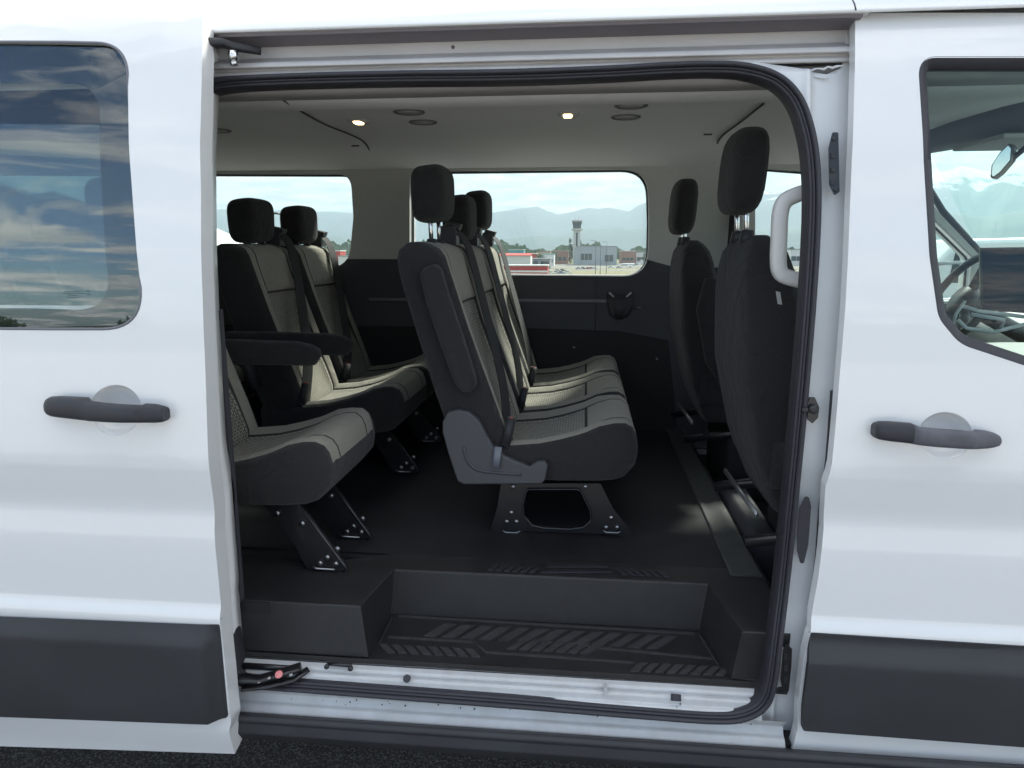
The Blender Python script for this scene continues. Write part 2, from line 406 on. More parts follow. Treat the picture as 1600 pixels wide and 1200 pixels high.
# dark upper track let into the underside of the roof edge
mb = MB(); mb.prism([(.100, zc(38,.10)-.0), (.166, zc(56,.166)-.004), (.166, zc(56,.166)-.008), (.102, zc(41,.102)-.004)], -1.6, .515, ax='x')
mb.build('upper_track', mat('track_metal', (.16, .14, .155), .45), van, bevel=.001)
mb = MB()
for px, py in ((708, 74), (1228, 77)): mb.disc(P(px, py, .1715), (0, -1, 0), .004, .002)
mb.build('header_bolt', mat('header_bolt_paint', (.12, .09, .09), .5), van)

mb = MB(); xs0 = P(1329, 12, .11).x
mb.tube([Vector((xs0+dx, y-.001, z+.001)) for dx, (y, z) in zip((-.012,-.008,-.004,0,.002,.003), hp[3:9])], (.0018,.0015), n=6); mb.build('roof_joint', rubber, van)
# roof skin, rear and closing panels
mb = MB()
mb.rings([[(x, y, z) for y, z in ((.55,2.06),(1.0,2.075),(1.45,2.06),(1.8,2.02),(1.9,1.96),(1.88,1.95),(1.78,2.0),(1.45,2.04),(1.0,2.055),(.55,2.04))] for x in np.linspace(-3.3, 1.45, 12)])
mb.build('roof', paint, van)
mb = MB(); mb.rings([[(x, y, z) for y, z in ((.45,2.045),(1.0,2.075),(.55,2.062))] for x in (-3.3, 1.45)])

# ---- sill below the opening
YL = PZ(470, 944, .68).y - .034
sp = [(YL+.03, zc(1056,YL)), (YL, zc(1060.5,YL)), (YL-.004, zc(1064.5,YL-.004)), (YL-.001, zc(1068,YL-.001)), (YL-.012, zc(1072,YL-.012)), (YL-.015, zc(1075,YL-.015)), (YL-.016, zc(1085,YL-.016)), (YL-.024, zc(1090,YL-.024)), (YL-.028, zc(1097,YL-.028)-.006), (.040, zc(1106,.040)), (.030, zc(1122,.030)), (.020, zc(1127,.020)), (.010, zc(1140,.010)), (.030, zc(1146, .03))]
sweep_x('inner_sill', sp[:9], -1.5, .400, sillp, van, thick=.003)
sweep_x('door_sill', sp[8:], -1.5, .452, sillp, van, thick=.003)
# steel side rail under the sill and running board
rb = [(.02, zc(1141,.02)), (-.020, zc(1146,-.020)), (-.028, zc(1155,-.028)), (-.024, zc(1157,-.024)), (-.030, zc(1175,-.030)), (-.012, zc(1178,-.012)-.008), (.06, .35), (.06, .40)]
sweep_x('running_board', rb, -1.6, 1.6, cladm, van, thick=.004)
mb = MB()
for i, (px, py) in enumerate(((636, 1060),)):
    c = P(px, py, YL-.018); mb.disc(c + Vector((0, -.001, .0)), (0, -.8, .6), .009, .0015)
c = P(1056, 1089, YL-.020); ring = []
mb.tube([c + Vector((-.011, -.002, .0003)), c + Vector((.011, -.002, -.0003))], (.0075, .0015), n=12, up=(0, .8, -.6))
mb.build('sill_hole', rubber, van)
mb = MB()
a = P(512, 1037, YL-.008); b_ = P(549, 1040, YL-.008)
mb.tube([a, b_], .0045, n=8); mb.disc(a + Vector((0, -.004, -.004)), (0, -1, .3), .006, .006); mb.disc(b_ + Vector((0, -.004, -.004)), (0, -1, .3), .006, .006)
mb.build('sill_catch', steel, van)
mb = MB(); 
for px in (960, 947):
    pass
mb.box(P(946, 1083, YL-.014) + Vector((-.004, -.006, -.002)), P(946, 1070, YL-.008) + Vector((.004, .006, 0)))
mb.build('rail_stop', sillp, van)

# dirt specks in the sill
mb = MB(); rnd = random.Random(3)
for k_ in range(60):
    px = rnd.uniform(430, 1180); t_ = rnd.random()
    py0 = 1098 + (px-800)*.052
    pt = P(px, py0 + rnd.choice((-9, 10, 22, 34)) + rnd.uniform(-3, 3), .10)
    yy = np.interp(pt.z, [p[1] for p in sp[::-1]], [p[0] for p in sp[::-1]])
    pt = P(px, py0 + rnd.choice((-9, 10, 14)) + rnd.uniform(-3, 3), float(yy)-.004)
    mb.disc(pt, (0, -.7, .7), rnd.uniform(.0008, .0024), .001, n=6)
tag(mb.build('grit', mat('grit_brown', (.06, .045, .035), .9), van), kind='stuff')

# ---- sliding door, slid back and standing proud of the body side
DOF = -.080
sdoor = empty('sliding_door', (0, 0, 0)); sdoor.parent = van
WIN = roundpoly([(-1150,60),(100,66),(197,68),(224,514),(90,514),(-1150,505)], [10, 0, 75, 60, 0, 10], 10)
cup = [(181 + 41*math.cos(a), 641 + 40*math.sin(a)) for a in np.linspace(0, 2*math.pi, 32, endpoint=False)]
SO = [(-1250,24),(0,20),(319,20)] + [(317,70),(315,130),(314,300),(317,480),(322,610),(328,740),(335,830),(344,960),(354,1060),(361,1128),(358,1143),(367,1178),(0,1166),(-1250,1125)]
fine = [(.70, .76, .006), (.89, 1.06, .008), (.38, .46, .01)]
panel('door_skin', SO, [WIN, cup], paint, sdoor, off=DOF, thick=.045, fine=fine, bevel=.003)
def dish(name, c, off, depth, parent, rx, ry):
    rings = []; n = 32
    for rr, dp in ((1.02, .001), (.97, .002), (.92, .30*depth), (.82, .62*depth), (.6, .88*depth), (.3, .98*depth), (.03, depth)):
        rings.append([(lambda q: Vector((q.x, q.y + dp, q.z)))(S(c[0] + rx*rr*math.cos(a), c[1] + ry*rr*math.sin(a), off)) for a in np.linspace(0, 2*math.pi, n, endpoint=False)])
    mb = MB(); mb.rings(rings, cap=False); return mb.build(name, paint, parent)
dish('handle_cup', (181, 641), DOF, .030, sdoor, 41, 40)
def door_handle(parent, pts, off, m2=None, split=.32):
    """pts: (px, ytop, ybottom, proud)"""
    dh = empty('door_handle', (0,0,0)) if m2 else None
    rs = []
    for px, a, b_, pr in pts:
        A = S(px, a, off - pr); B = S(px, b_, off - pr); c = (A + B)/2; h = (A - B).length/2
        ring = []
        for k_ in range(16):
            th = 2*math.pi*k_/16; cc, dd = math.cos(th), math.sin(th)
            cc = math.copysign(abs(cc)**.6, cc); dd = math.copysign(abs(dd)**.6, dd)
            ring.append(c + Vector((0, cc*.0135, dd*h)))
        rs.append(ring)
    mb = MB()
    if m2:
        k_ = max(i for i, p in enumerate(pts) if p[0] <= split)
        mb.rings(rs[:k_+1]); o = mb.build('door_handle', handle_m, parent)
        mb = MB(); mb.rings(rs[k_:]); o2 = mb.build('handle_grip', m2, o); return o
    mb.rings(rs); return mb.build('door_handle', handle_m, parent)
door_handle(sdoor, [(75.5,627,644,.010),(77,622.5,647.5,.014),(82,619.5,650,.018),(95,619,652,.022),(120,620,655,.026),(137,621,657,.030),(141,627,657.5,.034),(165,630,659,.040),(190,632,660,.042),(215,633,660,.040),(223,633,660,.032),(228,630.5,660,.028),(245,632,660,.022),(255,635,659,.018),(259.5,637,657,.014),(261,640.5,655,.010)], DOF)
# lower cladding of the sliding door
def clady(z0, z1, xr, xw=.03, d=.020, rise=.035):
    def f(x, z):
        a = max(0, min(1, (z1 - z)/rise)); b_ = max(0, min(1, (xr - x)/xw)) if xr is not None else 1
        return .004 - (d*(.30 + .70*a))*b_ - .0
    return f
cl = roundpoly([(-1200,918),(0,961),(343,976),(357,1121),(0,1108),(-1200,1062)], [0, 0, 3, 5, 0, 0], 4)
xr = S(357, 1121, DOF).x
panel('lower_cladding', cl, [], cladm, sdoor, off=DOF, thick=.012, yfun=lambda x, z: .002 - .024*max(0, min(1, (S(343,976,DOF).z - z)/.040))*max(0, min(1, (xr - .012 - x)/.022)) - .005, zs=.01, xs=.009, bevel=.0015)
# window: pane, black ceramic border, trim line
WIN2 = roundpoly([(-1150,125),(60,130),(154,132),(171,485),(60,482),(-1150,470)], [10, 0, 60, 60, 0, 10], 10)
pane = panel('window', WIN, [], g_priv, sdoor, off=DOF+.006, thick=0, xs=.2, zs=.05)
fo = panel('frit_border', WIN, [WIN2], frit, pane, off=DOF+.0055+.002, thick=.0, xs=.2, zs=.05)
mb = MB(); mb.tube([S(a, b_, DOF+.001) for a, b_ in WIN], (.003, .003), n=8, closed=True, up=(0,1,0)); mb.build('window_trim', mat('trim_grey', (.16,.16,.18), .4), sdoor)
mb = MB(); mb.tube([S(a, b_, DOF+.045) for a, b_ in SO[4:11]], (.005, .006), n=8, up=(0,1,0)); mb.build('door_edge_seal', rubber, sdoor)
# frit marking near the lower corner of the pane: small grey print
mb = MB()
for r_, (x0, x1, y_) in enumerate(((100,127,455),(96,132,458),(106,118,461),(104,124,464),(134,140,455),(134,140,459))):
    mb.add([S(x0, y_, DOF+.0045), S(x1, y_, DOF+.0045), S(x1, y_+1.0, DOF+.0045), S(x0, y_+1.0, DOF+.0045)], [(0,1,2,3)], 0, False)
mb.build('glass_print', mat('print_grey', (.05,.07,.07), .6), pane)

# ---- rear body side behind the door
panel('rear_body_side', [(-1.62+ -1.6, .36), (-3.22, 1.93), (-.80, 1.93), (-.80, .36)], [[(-3.0,1.38),(-3.0,1.86),(-1.75,1.86),(-1.75,1.38)],[(-1.55,1.38),(-1.55,1.86),(-.93,1.86),(-.93,1.38)]], paint, van, off=.03, thick=.04, raw=True, bevel=0)
panel('rear_side_window', [(-1.6,1.35),(-1.6,1.88),(-.9,1.88),(-.9,1.35)], [], g_quart, van, off=.034, thick=.0, raw=True)
panel('rear_side_window', [(-3.05,1.35),(-3.05,1.88),(-1.7,1.88),(-1.7,1.35)], [], g_quart, van, off=.034, thick=.0, raw=True)

# ---- front door
fdoor = empty('front_door', (0,0,0)); fdoor.parent = van
FO = [(1336,20),(1336,60),(1331,250),(1326,380),(1321,480),(1311,600),(1306,660),(1300,725),(1296,742),(1290,760),(1287,825),(1279,900),(1270,950),(1267,986),(1257,1025),(1247,1100),(1246,1140),(1234,1182),(1600,1204),(3200,1290),(3300,700),(2900,640),(2350,300),(1950,22),(1600,20)]
FW = roundpoly([(1434,90),(1600,90),(1925,92),(2320,360),(2700,620),(2500,640),(1800,640),(1600,571),(1500,538),(1466,497),(1452,400),(1443,250)], [28, 0, 60, 0, 40, 0, 200, 60, 60, 50, 200, 200], 8)
cup2 = [(1477 + 43*math.cos(a), 681 + 37.5*math.sin(a)) for a in np.linspace(0, 2*math.pi, 32, endpoint=False)]
panel('door_skin', FO, [FW, cup2], paint, fdoor, off=0, thick=.03, fine=fine, bevel=.003)
dish('handle_cup', (1477, 681), 0, .030, fdoor, 43, 37.5)
door_handle(fdoor, [(1363.5,665,680,.010),(1366,661,683,.015),(1373,658.5,686,.02),(1390,658.5,689,.024),(1410,660,691,.027),(1422,661,692.5,.030),(1424,662,693,.031),(1436,667,695,.036),(1465,670,698,.040),(1495,672,700,.041),(1515,674,701,.038),(1521,674,701,.032),(1525,671.5,701,.028),(1540,673,700,.024),(1552,676,698,.019),(1557.5,679,696,.015),(1559,682,693,.010)], 0, handle_worn, 1424)
cl = roundpoly([(1267,988),(1600,1009),(3100,1100),(3100,1240),(1600,1156),(1248,1130),(1249,1095),(1257,1030)], [2,0,0,0,0,6,30,20], 4)
panel('lower_cladding', cl, [], cladm, fdoor, off=0, thick=.012, yfun=lambda x, z: -.003-.022*max(0, min(1, (.699 - z)/.040)), zs=.01, xs=.1, bevel=.0015)
FG = [(x, y) for x, y in FW]
fglass = panel('window', [(p[0], p[1]) for p in FW], [], g_front, fdoor, off=.020, thick=0, xs=.2, zs=.05)
# broad rubber frame round the glass
fp = [S(a, b_, .004) for a, b_ in FW]; cen_f = S(1750, 350)
def inset(pts, d, dy):
    o = []; m_ = len(pts)
    for i, p in enumerate(pts):
        tg = (pts[(i+1) % m_] - pts[i-1]); nn = Vector((tg.z, 0, -tg.x)).normalized()
        # keep consistent handedness
        o.append(p + nn*d*HS + Vector((0, dy, 0)))
    return o
area = sum(fp[i-1].x*fp[i].z - fp[i].x*fp[i-1].z for i in range(len(fp)))
HS = 1 if area < 0 else -1
rings = [inset(fp, d, dy) for d, dy in ((-.004, .012), (-.004, -.002), (-.001, -.004), (.002, -.003), (.0165, .006), (.018, .010), (.018, .030))]
mb = MB(); mb.rings(rings, cap=False); mb.build('window_seal', rubber, fdoor)

mb = MB(); rs_ = random.Random(8)
for px, py, dx, dy in ((1226,117,96,-16),(1228,120,70,2)):
    pts = [P(px + dx*i/14 + rs_.uniform(-2,2), py + dy*i/14 + rs_.uniform(-2,2), .150 - .02*(i/14)) for i in range(15)]
    mb.tube(pts, [(rs_.uniform(.001,.003),)*2 for _ in pts], n=6)
mb.build('sealant_bead', jamb, van, split=True)
# ---- latch hardware on the pillar
def plate(name, pts, off, th, m_, parent, bev=.001):
    pp = [S(a, b_, off) for a, b_ in pts]
    n = len(pp); mb = MB(); mb.add(pp + [p + Vector((0, -th, 0)) for p in pp], [list(range(n)), [n+i for i in range(n)]] + [(i, (i+1) % n, n+(i+1) % n, n+i) for i in range(n)], 0, False)
    return mb.build(name, m_, parent, bevel=bev)
o = plate('latch_plate', roundpoly([(1300,207),(1309,207),(1311,300),(1303,306),(1295,288),(1294,232),(1298,215)], 3), .030, .004, steel, van)
mb = MB()
for y0 in (240, 262, 282): mb.box(S(1298, y0+7, .024), S(1305, y0, .024) + Vector((0, .004, 0)))
for px, py in ((1303,217),(1306,297)): mb.disc(S(px, py, .0265), (0,-1,0), .004, .003)
mb.build('latch_block', plastic, o)
o = plate('latch_plate', roundpoly([(1264,620),(1272,620),(1279,636),(1277,652),(1268,661),(1261,655),(1260,630)], 2), .030, .006, steel, van)
mb = MB(); mb.disc(S(1270,639,.022), (0,-1,0), .009, .010); mb.tube([S(1253,642,.018), S(1262,640,.018)], .005); mb.build('latch_pin', plastic, o)
plate('jamb_hole_cover', roundpoly([(1257,775),(1264,776),(1267,790),(1263,850),(1256,880),(1250,880),(1245,860),(1245,830),(1248,795)], 5), .030, .002, rubber, van)
o = plate('latch_plate', roundpoly([(1229,1005),(1237,1013),(1236,1040),(1232,1078),(1229,1083),(1221,1073),(1219,1060),(1223,1015)], 3), .030, .004, steel, van)
mb = MB()
for y0 in (1022, 1040, 1058): mb.box(S(1225, y0+9, .024), S(1231, y0, .024) + Vector((0, .004, 0)))
mb.build('latch_block', plastic, o)

# upper roller arm and lower roller arm of the door
mb = MB()
ap = [P(300, 66, .05), P(322, 66, .06), P(345, 66, .08), P(362, 72, .10), P(385, 76, .11), P(408, 80, .12)]
mb.tube(ap, [(.010,.010),(.011,.009),(.010,.007),(.010,.009),(.010,.008),(.006,.008)], n=10, sq=.6)
arm = mb.build('upper_door_arm', plastic, van)
mb = MB(); c = P(364, 80, .085); mb.tube([c, c + Vector((0,0,-.018))], .010, n=12); mb.tube([c + Vector((0,0,-.018)), c + Vector((0,0,-.028))], .0075, n=6); mb.build('roller_bolt', metal, arm)
mb = MB()
mb.tube([P(350,1064,-.01), P(378,1060,-.01), P(405,1062,.0), P(440,1052,.015), P(470,1042,.03)], [(.016,.007)]*5, n=10, sq=.6)
mb.tube([P(378,1076,-.02), P(420,1072,-.01), P(460,1062,.01), P(482,1045,.03)], [(.010,.005)]*4, n=8, sq=.7)
mb.tube([P(380,1040,.03), P(470,1046,.04)], (.006,.008), n=8)
la = mb.build('lower_door_arm', steel, van)
mb = MB(); c = P(436, 1054, -.006); mb.disc(c, (0,-.6,.8), .009, .003); mb.build('arm_marker', pink, la)
mb = MB()
for px, py in ((421,1060),(455,1055),(405,1066)): mb.disc(P(px, py, -.010), (0,-.5,.8), .005, .005, n=6)
mb.build('arm_bolt', bolt_m, la)

# ---- step tray
FZ = .68
YB = PZ(850, 900, FZ).y; ZT = P(850, 969, YB).z
YF = PZ(470, 944, FZ).y; ZL = P(470, 1021, YF).z
print('tray', YB, ZT, YF, ZL)
xl0 = PZ(563, 946, FZ); xl1 = PZ(617, 888, FZ); xr1 = PZ(1108, 916, FZ); xr0 = PZ(1160, 986, FZ)
bl0 = PZ(580, 1022, ZL); bl1 = PZ(612, 957, ZT); br1 = PZ(1092, 986, ZT); br0 = PZ(1142, 1062, ZL)
print([tuple(round(c, 3) for c in q) for q in (xl0, xl1, xr1, xr0, bl0, bl1, br1, br0)])
YI = .17      # where the front lip of the tray meets the sill
def ring_at(z, e, zz=None):
    return None
T0 = [Vector((-1.0, xl0.y, FZ)), Vector((xl0.x, xl0.y, FZ)), Vector((xl1.x, YB, FZ)), Vector((xr1.x, YB, FZ)), Vector((xr0.x, xr0.y, FZ)), Vector((.46, xr0.y, FZ))]
YBt = .375
rows = [
 [Vector((-1.0, YBt, FZ)), Vector((xl0.x-.03, YBt-.1, FZ)), Vector((xl1.x-.03, YBt, FZ)), Vector((xr1.x+.03, YBt, FZ)), Vector((xr0.x+.03, YBt-.0, FZ)), Vector((.46, YBt, FZ))],
 T0]
B0 = [Vector((-1.0, YF-.006, ZL)), Vector((bl0.x, YF-.006, ZL)), Vector((bl1.x, YB-.012, ZT)), Vector((br1.x, YB-.012, ZT)), Vector((br0.x, YF-.006, ZL)), Vector((.46, YF-.006, ZL))]
rows.append(B0)
def lerp(a, b, t): return a + (b-a)*t
mb = MB()
# densify along and round the top edge: insert offset rows near the lip
rim = [Vector((-1.0, YBt, FZ)), Vector((-.72, .29, FZ)), Vector((xl1.x-.025, YBt, FZ)), Vector((xr1.x+.035, YBt, FZ)), Vector((.47, YBt, FZ)), Vector((.47, YBt, FZ))]
def strip(A, Bq):
    n = len(A); mb.add(A + Bq, [(i, i+1, n+i+1, n+i) for i in range(n-1)], 0, True)
t1 = [lerp(a, b, .96) for a, b in zip(rim, T0)]
t2 = [p + Vector((0,0,-.0015)) for p in T0]; t3 = [lerp(a, b, .06) + Vector((0, -.001, 0)) for a, b in zip(T0, B0)]
b1 = [lerp(a, b, .95) for a, b in zip(T0, B0)]
strip(rim, t1); strip(t1, t2); strip(t2, t3); strip(t3, b1); strip(b1, B0)
# tread floor and front lip
ZF = (ZL + ZT)/2
fl = [Vector((bl1.x, YB-.012, ZT)), Vector((br1.x, YB-.012, ZT)), Vector((br0.x, YF-.006, ZL)), Vector((bl0.x, YF-.006, ZL))]
mb.add(fl, [(0,1,2,3)], 0, False)
l0 = [Vector((-1.0, YF-.006, ZL)), Vector((.46, YF-.006, ZL))]; l1 = [Vector((-1.0, YF-.02, ZL-.004)), Vector((.46, YF-.02, ZL-.004))]
zlip = zc(1060, YF-.03)
l2 = [Vector((-1.0, YF-.03, zlip)), Vector((.46, YF-.03, zlip))]; l3 = [Vector((-1.0, YF+.02, zlip-.01)), Vector((.46, YF+.02, zlip-.01))]
strip(l0, l1); strip(l1, l2); strip(l2, l3)
tray = mb.build('step_tray', traym, van)
be = tray.modifiers.new('weld', 'WELD'); be.merge_threshold = .0004
be = tray.modifiers.new('bevel', 'BEVEL'); be.width = .018; be.segments = 4; be.limit_method = 'ANGLE'; be.angle_limit = R(25)
for p in tray.data.polygons: p.use_smooth = True
tray.modifiers.new('wn', 'WEIGHTED_NORMAL')
# raised ribs of the tread
def tread(px, py): # point on tread plane
    for _ in range(3): pass
    q = PZ(px, py, ZF); t_ = (q.y - YF)/(YB - YF); return PZ(px, py, ZL + (ZT-ZL)*t_)
mb = MB()
def rib(a, b_, c, d, h=.0035):
    q = [tread(*p) for p in (a, b_, c, d)]; mb.add([v + Vector((0,0,-.001)) for v in q] + [v + Vector((0,0,h)) for v in q], [(0,1,2,3),(4,5,6,7),(0,1,5,4),(1,2,6,5),(2,3,7,6),(3,0,4,7)], 0, False)
for i in range(13):   # back row, slanting bars
    x = 668 + i*29; y0 = 976 + (x-668)*.055
    if 905 < x < 915: continue
    rib((x+26, y0), (x+44, y0+.8), (x+12, y0+20), (x-6, y0+19))
for i in range(8):    # front left row slanting the other way
    x = 592 + i*19; y0 = 1008 + (x-592)*.05
    rib((x, y0), (x+13, y0+.5), (x+25, y0+13), (x+12, y0+12.5))
for i in range(8):
    x = 985 + i*19; y0 = 1037 + (x-985)*.05
    rib((x+14, y0), (x+27, y0+.6), (x+13, y0+13), (x, y0+12.5))
for i in range(7):
    x = 800 + i*19; y0 = 1001 + (x-800)*.06
    rib((x+14, y0), (x+27, y0+.6), (x+5, y0+15), (x-8, y0+14))
def line(p, q, wpx=3, h=.0025):
    rib((p[0], p[1]-wpx/2), (q[0], q[1]-wpx/2), (q[0], q[1]+wpx/2), (p[0], p[1]+wpx/2), h)
line((622,963),(1085,991)); line((612,966),(592,1008)); line((1092,992),(1128,1050)); line((606,996),(740,1004)); line((760,1020),(990,1036)); line((740,1004),(760,1020)); line((905,1010),(1115,1030))
mb.build('tread_rib', mat('rib_plastic', (.050,.048,.052), .5, noise=.2, nscale=20), tray)
mb = MB()
def rimrib(px, py, w_, l_, sk):
    q = [PZ(*p, FZ+.001) for p in ((px, py), (px+w_, py+.3), (px+w_+sk, py+l_), (px+sk, py+l_))]; mb.add([v for v in q] + [v + Vector((0,0,.003)) for v in q], [(0,1,2,3),(4,5,6,7),(0,1,5,4),(1,2,6,5),(2,3,7,6),(3,0,4,7)], 0, False)
for i in range(6): rimrib(772 + i*13, 884 + i*.7, 8, 8, -10)
for i in range(6): rimrib(960 + i*13, 890 + i*.7, 8, 9, 12)
rimrib(855, 884.5, 95, 3, 0); rimrib(845, 893, 110, 2.5, 0)
mb.build('rim_rib', rubber, tray)

# ---- floor
mb = MB(); mb.add([(-3.2, YBt-.0, FZ), (.39, YBt, FZ), (.39, 1.86, FZ), (-3.2, 1.86, FZ), (-3.2, .05, FZ-.004), (-.72, .05, FZ-.004), (-.72, .29, FZ)], [(0,1,2,3)], 0, False)
mb.box((-3.2, .08, FZ-.03), (-.73, YBt+.01, FZ-.003)); mb.box((-3.2, YBt-.02, FZ-.05), (.4, 1.86, FZ-.004))
mb.build('floor_mat', matm, van)
# cab threshold strip, and lower cab floor
q0, q1, q2, q3 = PZ(1140,890,FZ+.004), PZ(1050,700,FZ+.004), PZ(1085,700,FZ+.004), PZ(1203,893,FZ+.004)
mb = MB(); x0 = .385
mb.prism([(x0, FZ-.004), (x0, FZ+.003), (x0+.004, FZ+.006), (x0+.03, FZ+.004), (x0+.05, FZ+.011), (x0+.075, FZ+.011), (x0+.085, FZ+.001), (x0+.11, FZ-.03), (x0+.11, FZ-.06)], .33, 1.84)
mb.build('threshold_strip', mat('strip_plastic', (.060,.062,.058), .5, noise=.25, nscale=30), van, bevel=.001)
mb = MB(); mb.box((.49, .05, .50), (2.1, 1.86, .56)); mb.box((-3.2,.02,.40),(2.1,1.98,.44)); mb.build('cab_floor', matm, van)
# grey cover between seat bases
mb = MB(); mb.prism([(.472,.56),(.472,.695),(.49,.715),(.545,.715),(.56,.70),(.56,.56)], .52, 1.02); mb.build('floor_cover', trim_d, van, bevel=.008)

# ---- interior: far wall. Inner trims (y from 1.80..1.86), outer skin, windows
def yfar(z): return 1.84 - max(0, z-1.25)*.10
def farpx(px, py): 
    Y = 1.8
    for _ in range(6): p = P(px, py, Y); Y = yfar(p.z)
    return P(px, py, Y)
def fx(l): return [((a := farpx(*p)).x, a.z) for p in l]
W1 = fx(roundpoly([(-900,268),(500,272),(548,272),(552,340),(545,418),(400,416),(-900,420)], [10,0,32,0,34,0,10], 8))
W2 = fx(roundpoly([(640,268),(1012,264),(1014,350),(1012,432),(800,430),(640,426)], [22,42,0,44,0,28], 8))
W3 = fx(roundpoly([(1180,262),(1262,268),(1415,275),(1455,337),(1524,404),(1518,470),(1262,475),(1180,470)], [20,0,20,20,12,20,0,20], 6))
zb = farpx(600, 405).z
def clip_trim(name, x0, x1, z0, z1, m_, off, holes=(), thick=.02):
    return panel(name, [(x0,z0),(x0,z1),(x1,z1),(x1,z0)], list(holes), m_, van, off=off, thick=thick, base=yfar, raw=True, bevel=.003, zs=.06, xs=.3)
BB = [h for h in (W1, W2, W3)]
# one trimmed sheet split at belt level by boolean-free approach: full light sheet + dark sheet standing 3 mm proud below the belt
fw = panel('far_wall_trim', [(-3.2,.60),(-3.2,1.93),(1.36,1.93),(1.405,1.72),(1.480,1.64),(1.670,1.465),(1.70,1.28),(2.55,1.22),(2.55,.60)], BB, trim_l, van, off=0, thick=.03, base=yfar, raw=True, bevel=.006, zs=.05, xs=.3)
def below(win):  # outline of dark trim following lower half of the windows
    lows = [p for p in win if p[1] < zb]; return lows
dk = [(-3.2, .60), (-3.2, zb)]
def lowpath(win):
    # lower part from left crossing to right crossing
    n = len(win); xs_ = [p[0] for p in win]; xm = (min(xs_)+max(xs_))/2
    L = [p for p in win if p[1] < zb]
    L.sort(key=lambda p: p[0])
    left = [p for p in L if p[0] < xm]; right = [p for p in L if p[0] >= xm]
    left.sort(key=lambda p: (-p[1], p[0])); right.sort(key=lambda p: (p[1], p[0]))
    pl = max(left, key=lambda p: p[1]) if left else None
    return [(left[0][0]-.0, zb)] + left + right + [(right[-1][0], zb)]
for wdw in (W1, W2): dk += lowpath(wdw)
dk += [(PX(1060, 418, .45).x*0+.42, farpx(1060,420).z), (.70, zb-.03), (.74, 1.27), (1.95, 1.27), (2.05, .60)]
dkp = panel('lower_wall_trim', dk, [], trim_d, van, off=-.004, thick=.006, base=yfar, raw=True, bevel=0, zs=.05, xs=.3)
zk = farpx(900, 516).z; zl = farpx(900, 470).z
panel('kick_trim', [(-3.2,.60),(-3.2,zk+.01),(-.35,zk+.01),(.15,zk),(.38,zk-.04),(.45,.60)], [], trim_k, van, off=-.012, thick=.01, base=yfar, raw=True, bevel=.003)
# arm-rest ledge with a light edge, and cup holder
mb = MB(); pth = [Vector((x, yfar(zl)-.004, zl)) for x in np.linspace(-1.0, .10, 8)] + [Vector((.16, yfar(zl)-.002, zl+.004)), Vector((.20, yfar(zl)+.004, zl+.014))]
mb.tube(pth, (.010, .008), n=8); mb.build('wall_ledge', mat('ledge_plastic', (.19,.19,.21), .5), van)
mb = MB(); mb.tube([Vector((P(932,440,1.82).x, yfar(z)-.0045, z)) for z in (zb-.07, zl, zk)], .0012, n=5); mb.build('trim_seam', rubber, van)
mb = MB(); c = farpx(968, 462)
for sgn in (-1, 1):
    mb.tube([c + Vector((sgn*.050, -.02, .010)), c + Vector((sgn*.044, -.03, -.025)), c + Vector((sgn*.026, -.03, -.075)), c + Vector((0, -.025, -.095))], [(.010,.010),(.016,.012),(.020,.012),(.016,.010)], n=10)
mb.tube([c + Vector((-.052,-.02,-.02)), c + Vector((0,-.03,-.03)), c + Vector((.052,-.02,-.02))], (.02, .02), n=8)
mb.tube([c + Vector((0,-.02,.0)), c + Vector((0,-.03,-.05)), c + Vector((0,-.03,-.10))], [(.050,.02),(.040,.02),(.02,.015)], n=12)
ch = mb.build('cup_holder', plastic, van)
mb = MB()
for sgn in (-1, 1): mb.tube([c + Vector((sgn*.048, -.045, .016)), c + Vector((sgn*.028, -.055, -.002))], .004, n=8)
mb.build('cup_holder_clip', mat('clip_pale', (.5,.5,.52), .3), ch)
mb = MB(); q = farpx(996, 480); mb.tube([q + Vector((-.014,-.012,0)), q + Vector((.014,-.012,0))], (.006,.007), n=10, up=(0,1,0)); mb.build('wall_socket', mat('socket_grey', (.12,.12,.13), .4), van)
mb = MB()
for px, py in ((897, 542), (1026, 560)): mb.disc(farpx(px, py) + Vector((0,-.014,0)), (0,-1,0), .006, .004, n=8)
mb.build('wall_clip', mat('clip_grey', (.2,.2,.2), .5), van)
# outer far skin with slightly larger window cut so the lit sheet edge shows under the glass
def grow(l, d):
    cx = (min(p[0] for p in l)+max(p[0] for p in l))/2; cz = (min(p[1] for p in l)+max(p[1] for p in l))/2
    wx = (max(p[0] for p in l)-min(p[0] for p in l))/2; wz = (max(p[1] for p in l)-min(p[1] for p in l))/2
    return [(cx + (x-cx)*(wx+d)/wx, cz + (z-cz)*(wz+d)/wz) for x, z in l]
panel('far_body_side', [(-3.3,.40),(-3.3,1.97),(1.38,1.97),(1.44,1.735),(1.522,1.645),(1.715,1.465),(1.76,1.30),(2.6,1.15),(2.6,.40)], [[(x, z-.004) for x, z in grow(W1, .0)], [(x, z-.004) for x, z in W2], W3], paint, van, off=.085, thick=.04, base=yfar, raw=True, bevel=.003, zs=.06, xs=.3)
for nm, W_ in (('far_side_window', W1), ('far_side_window', W2)):
    panel(nm, grow(W_, .02), [], g_far, van, off=.080, thick=0, base=yfar, raw=True, xs=.3)
panel('driver_window', grow(W3, .02), [], g_far, van, off=.080, thick=0, base=yfar, raw=True, xs=.3)
for W_ in (W1, W2, W3):
    mb = MB(); mb.tube([Vector((x, yfar(z)+.07, z)) for x, z in W_], (.004, .010), n=6, closed=True, up=(0,1,0)); mb.build('window_gasket', rubber, van)
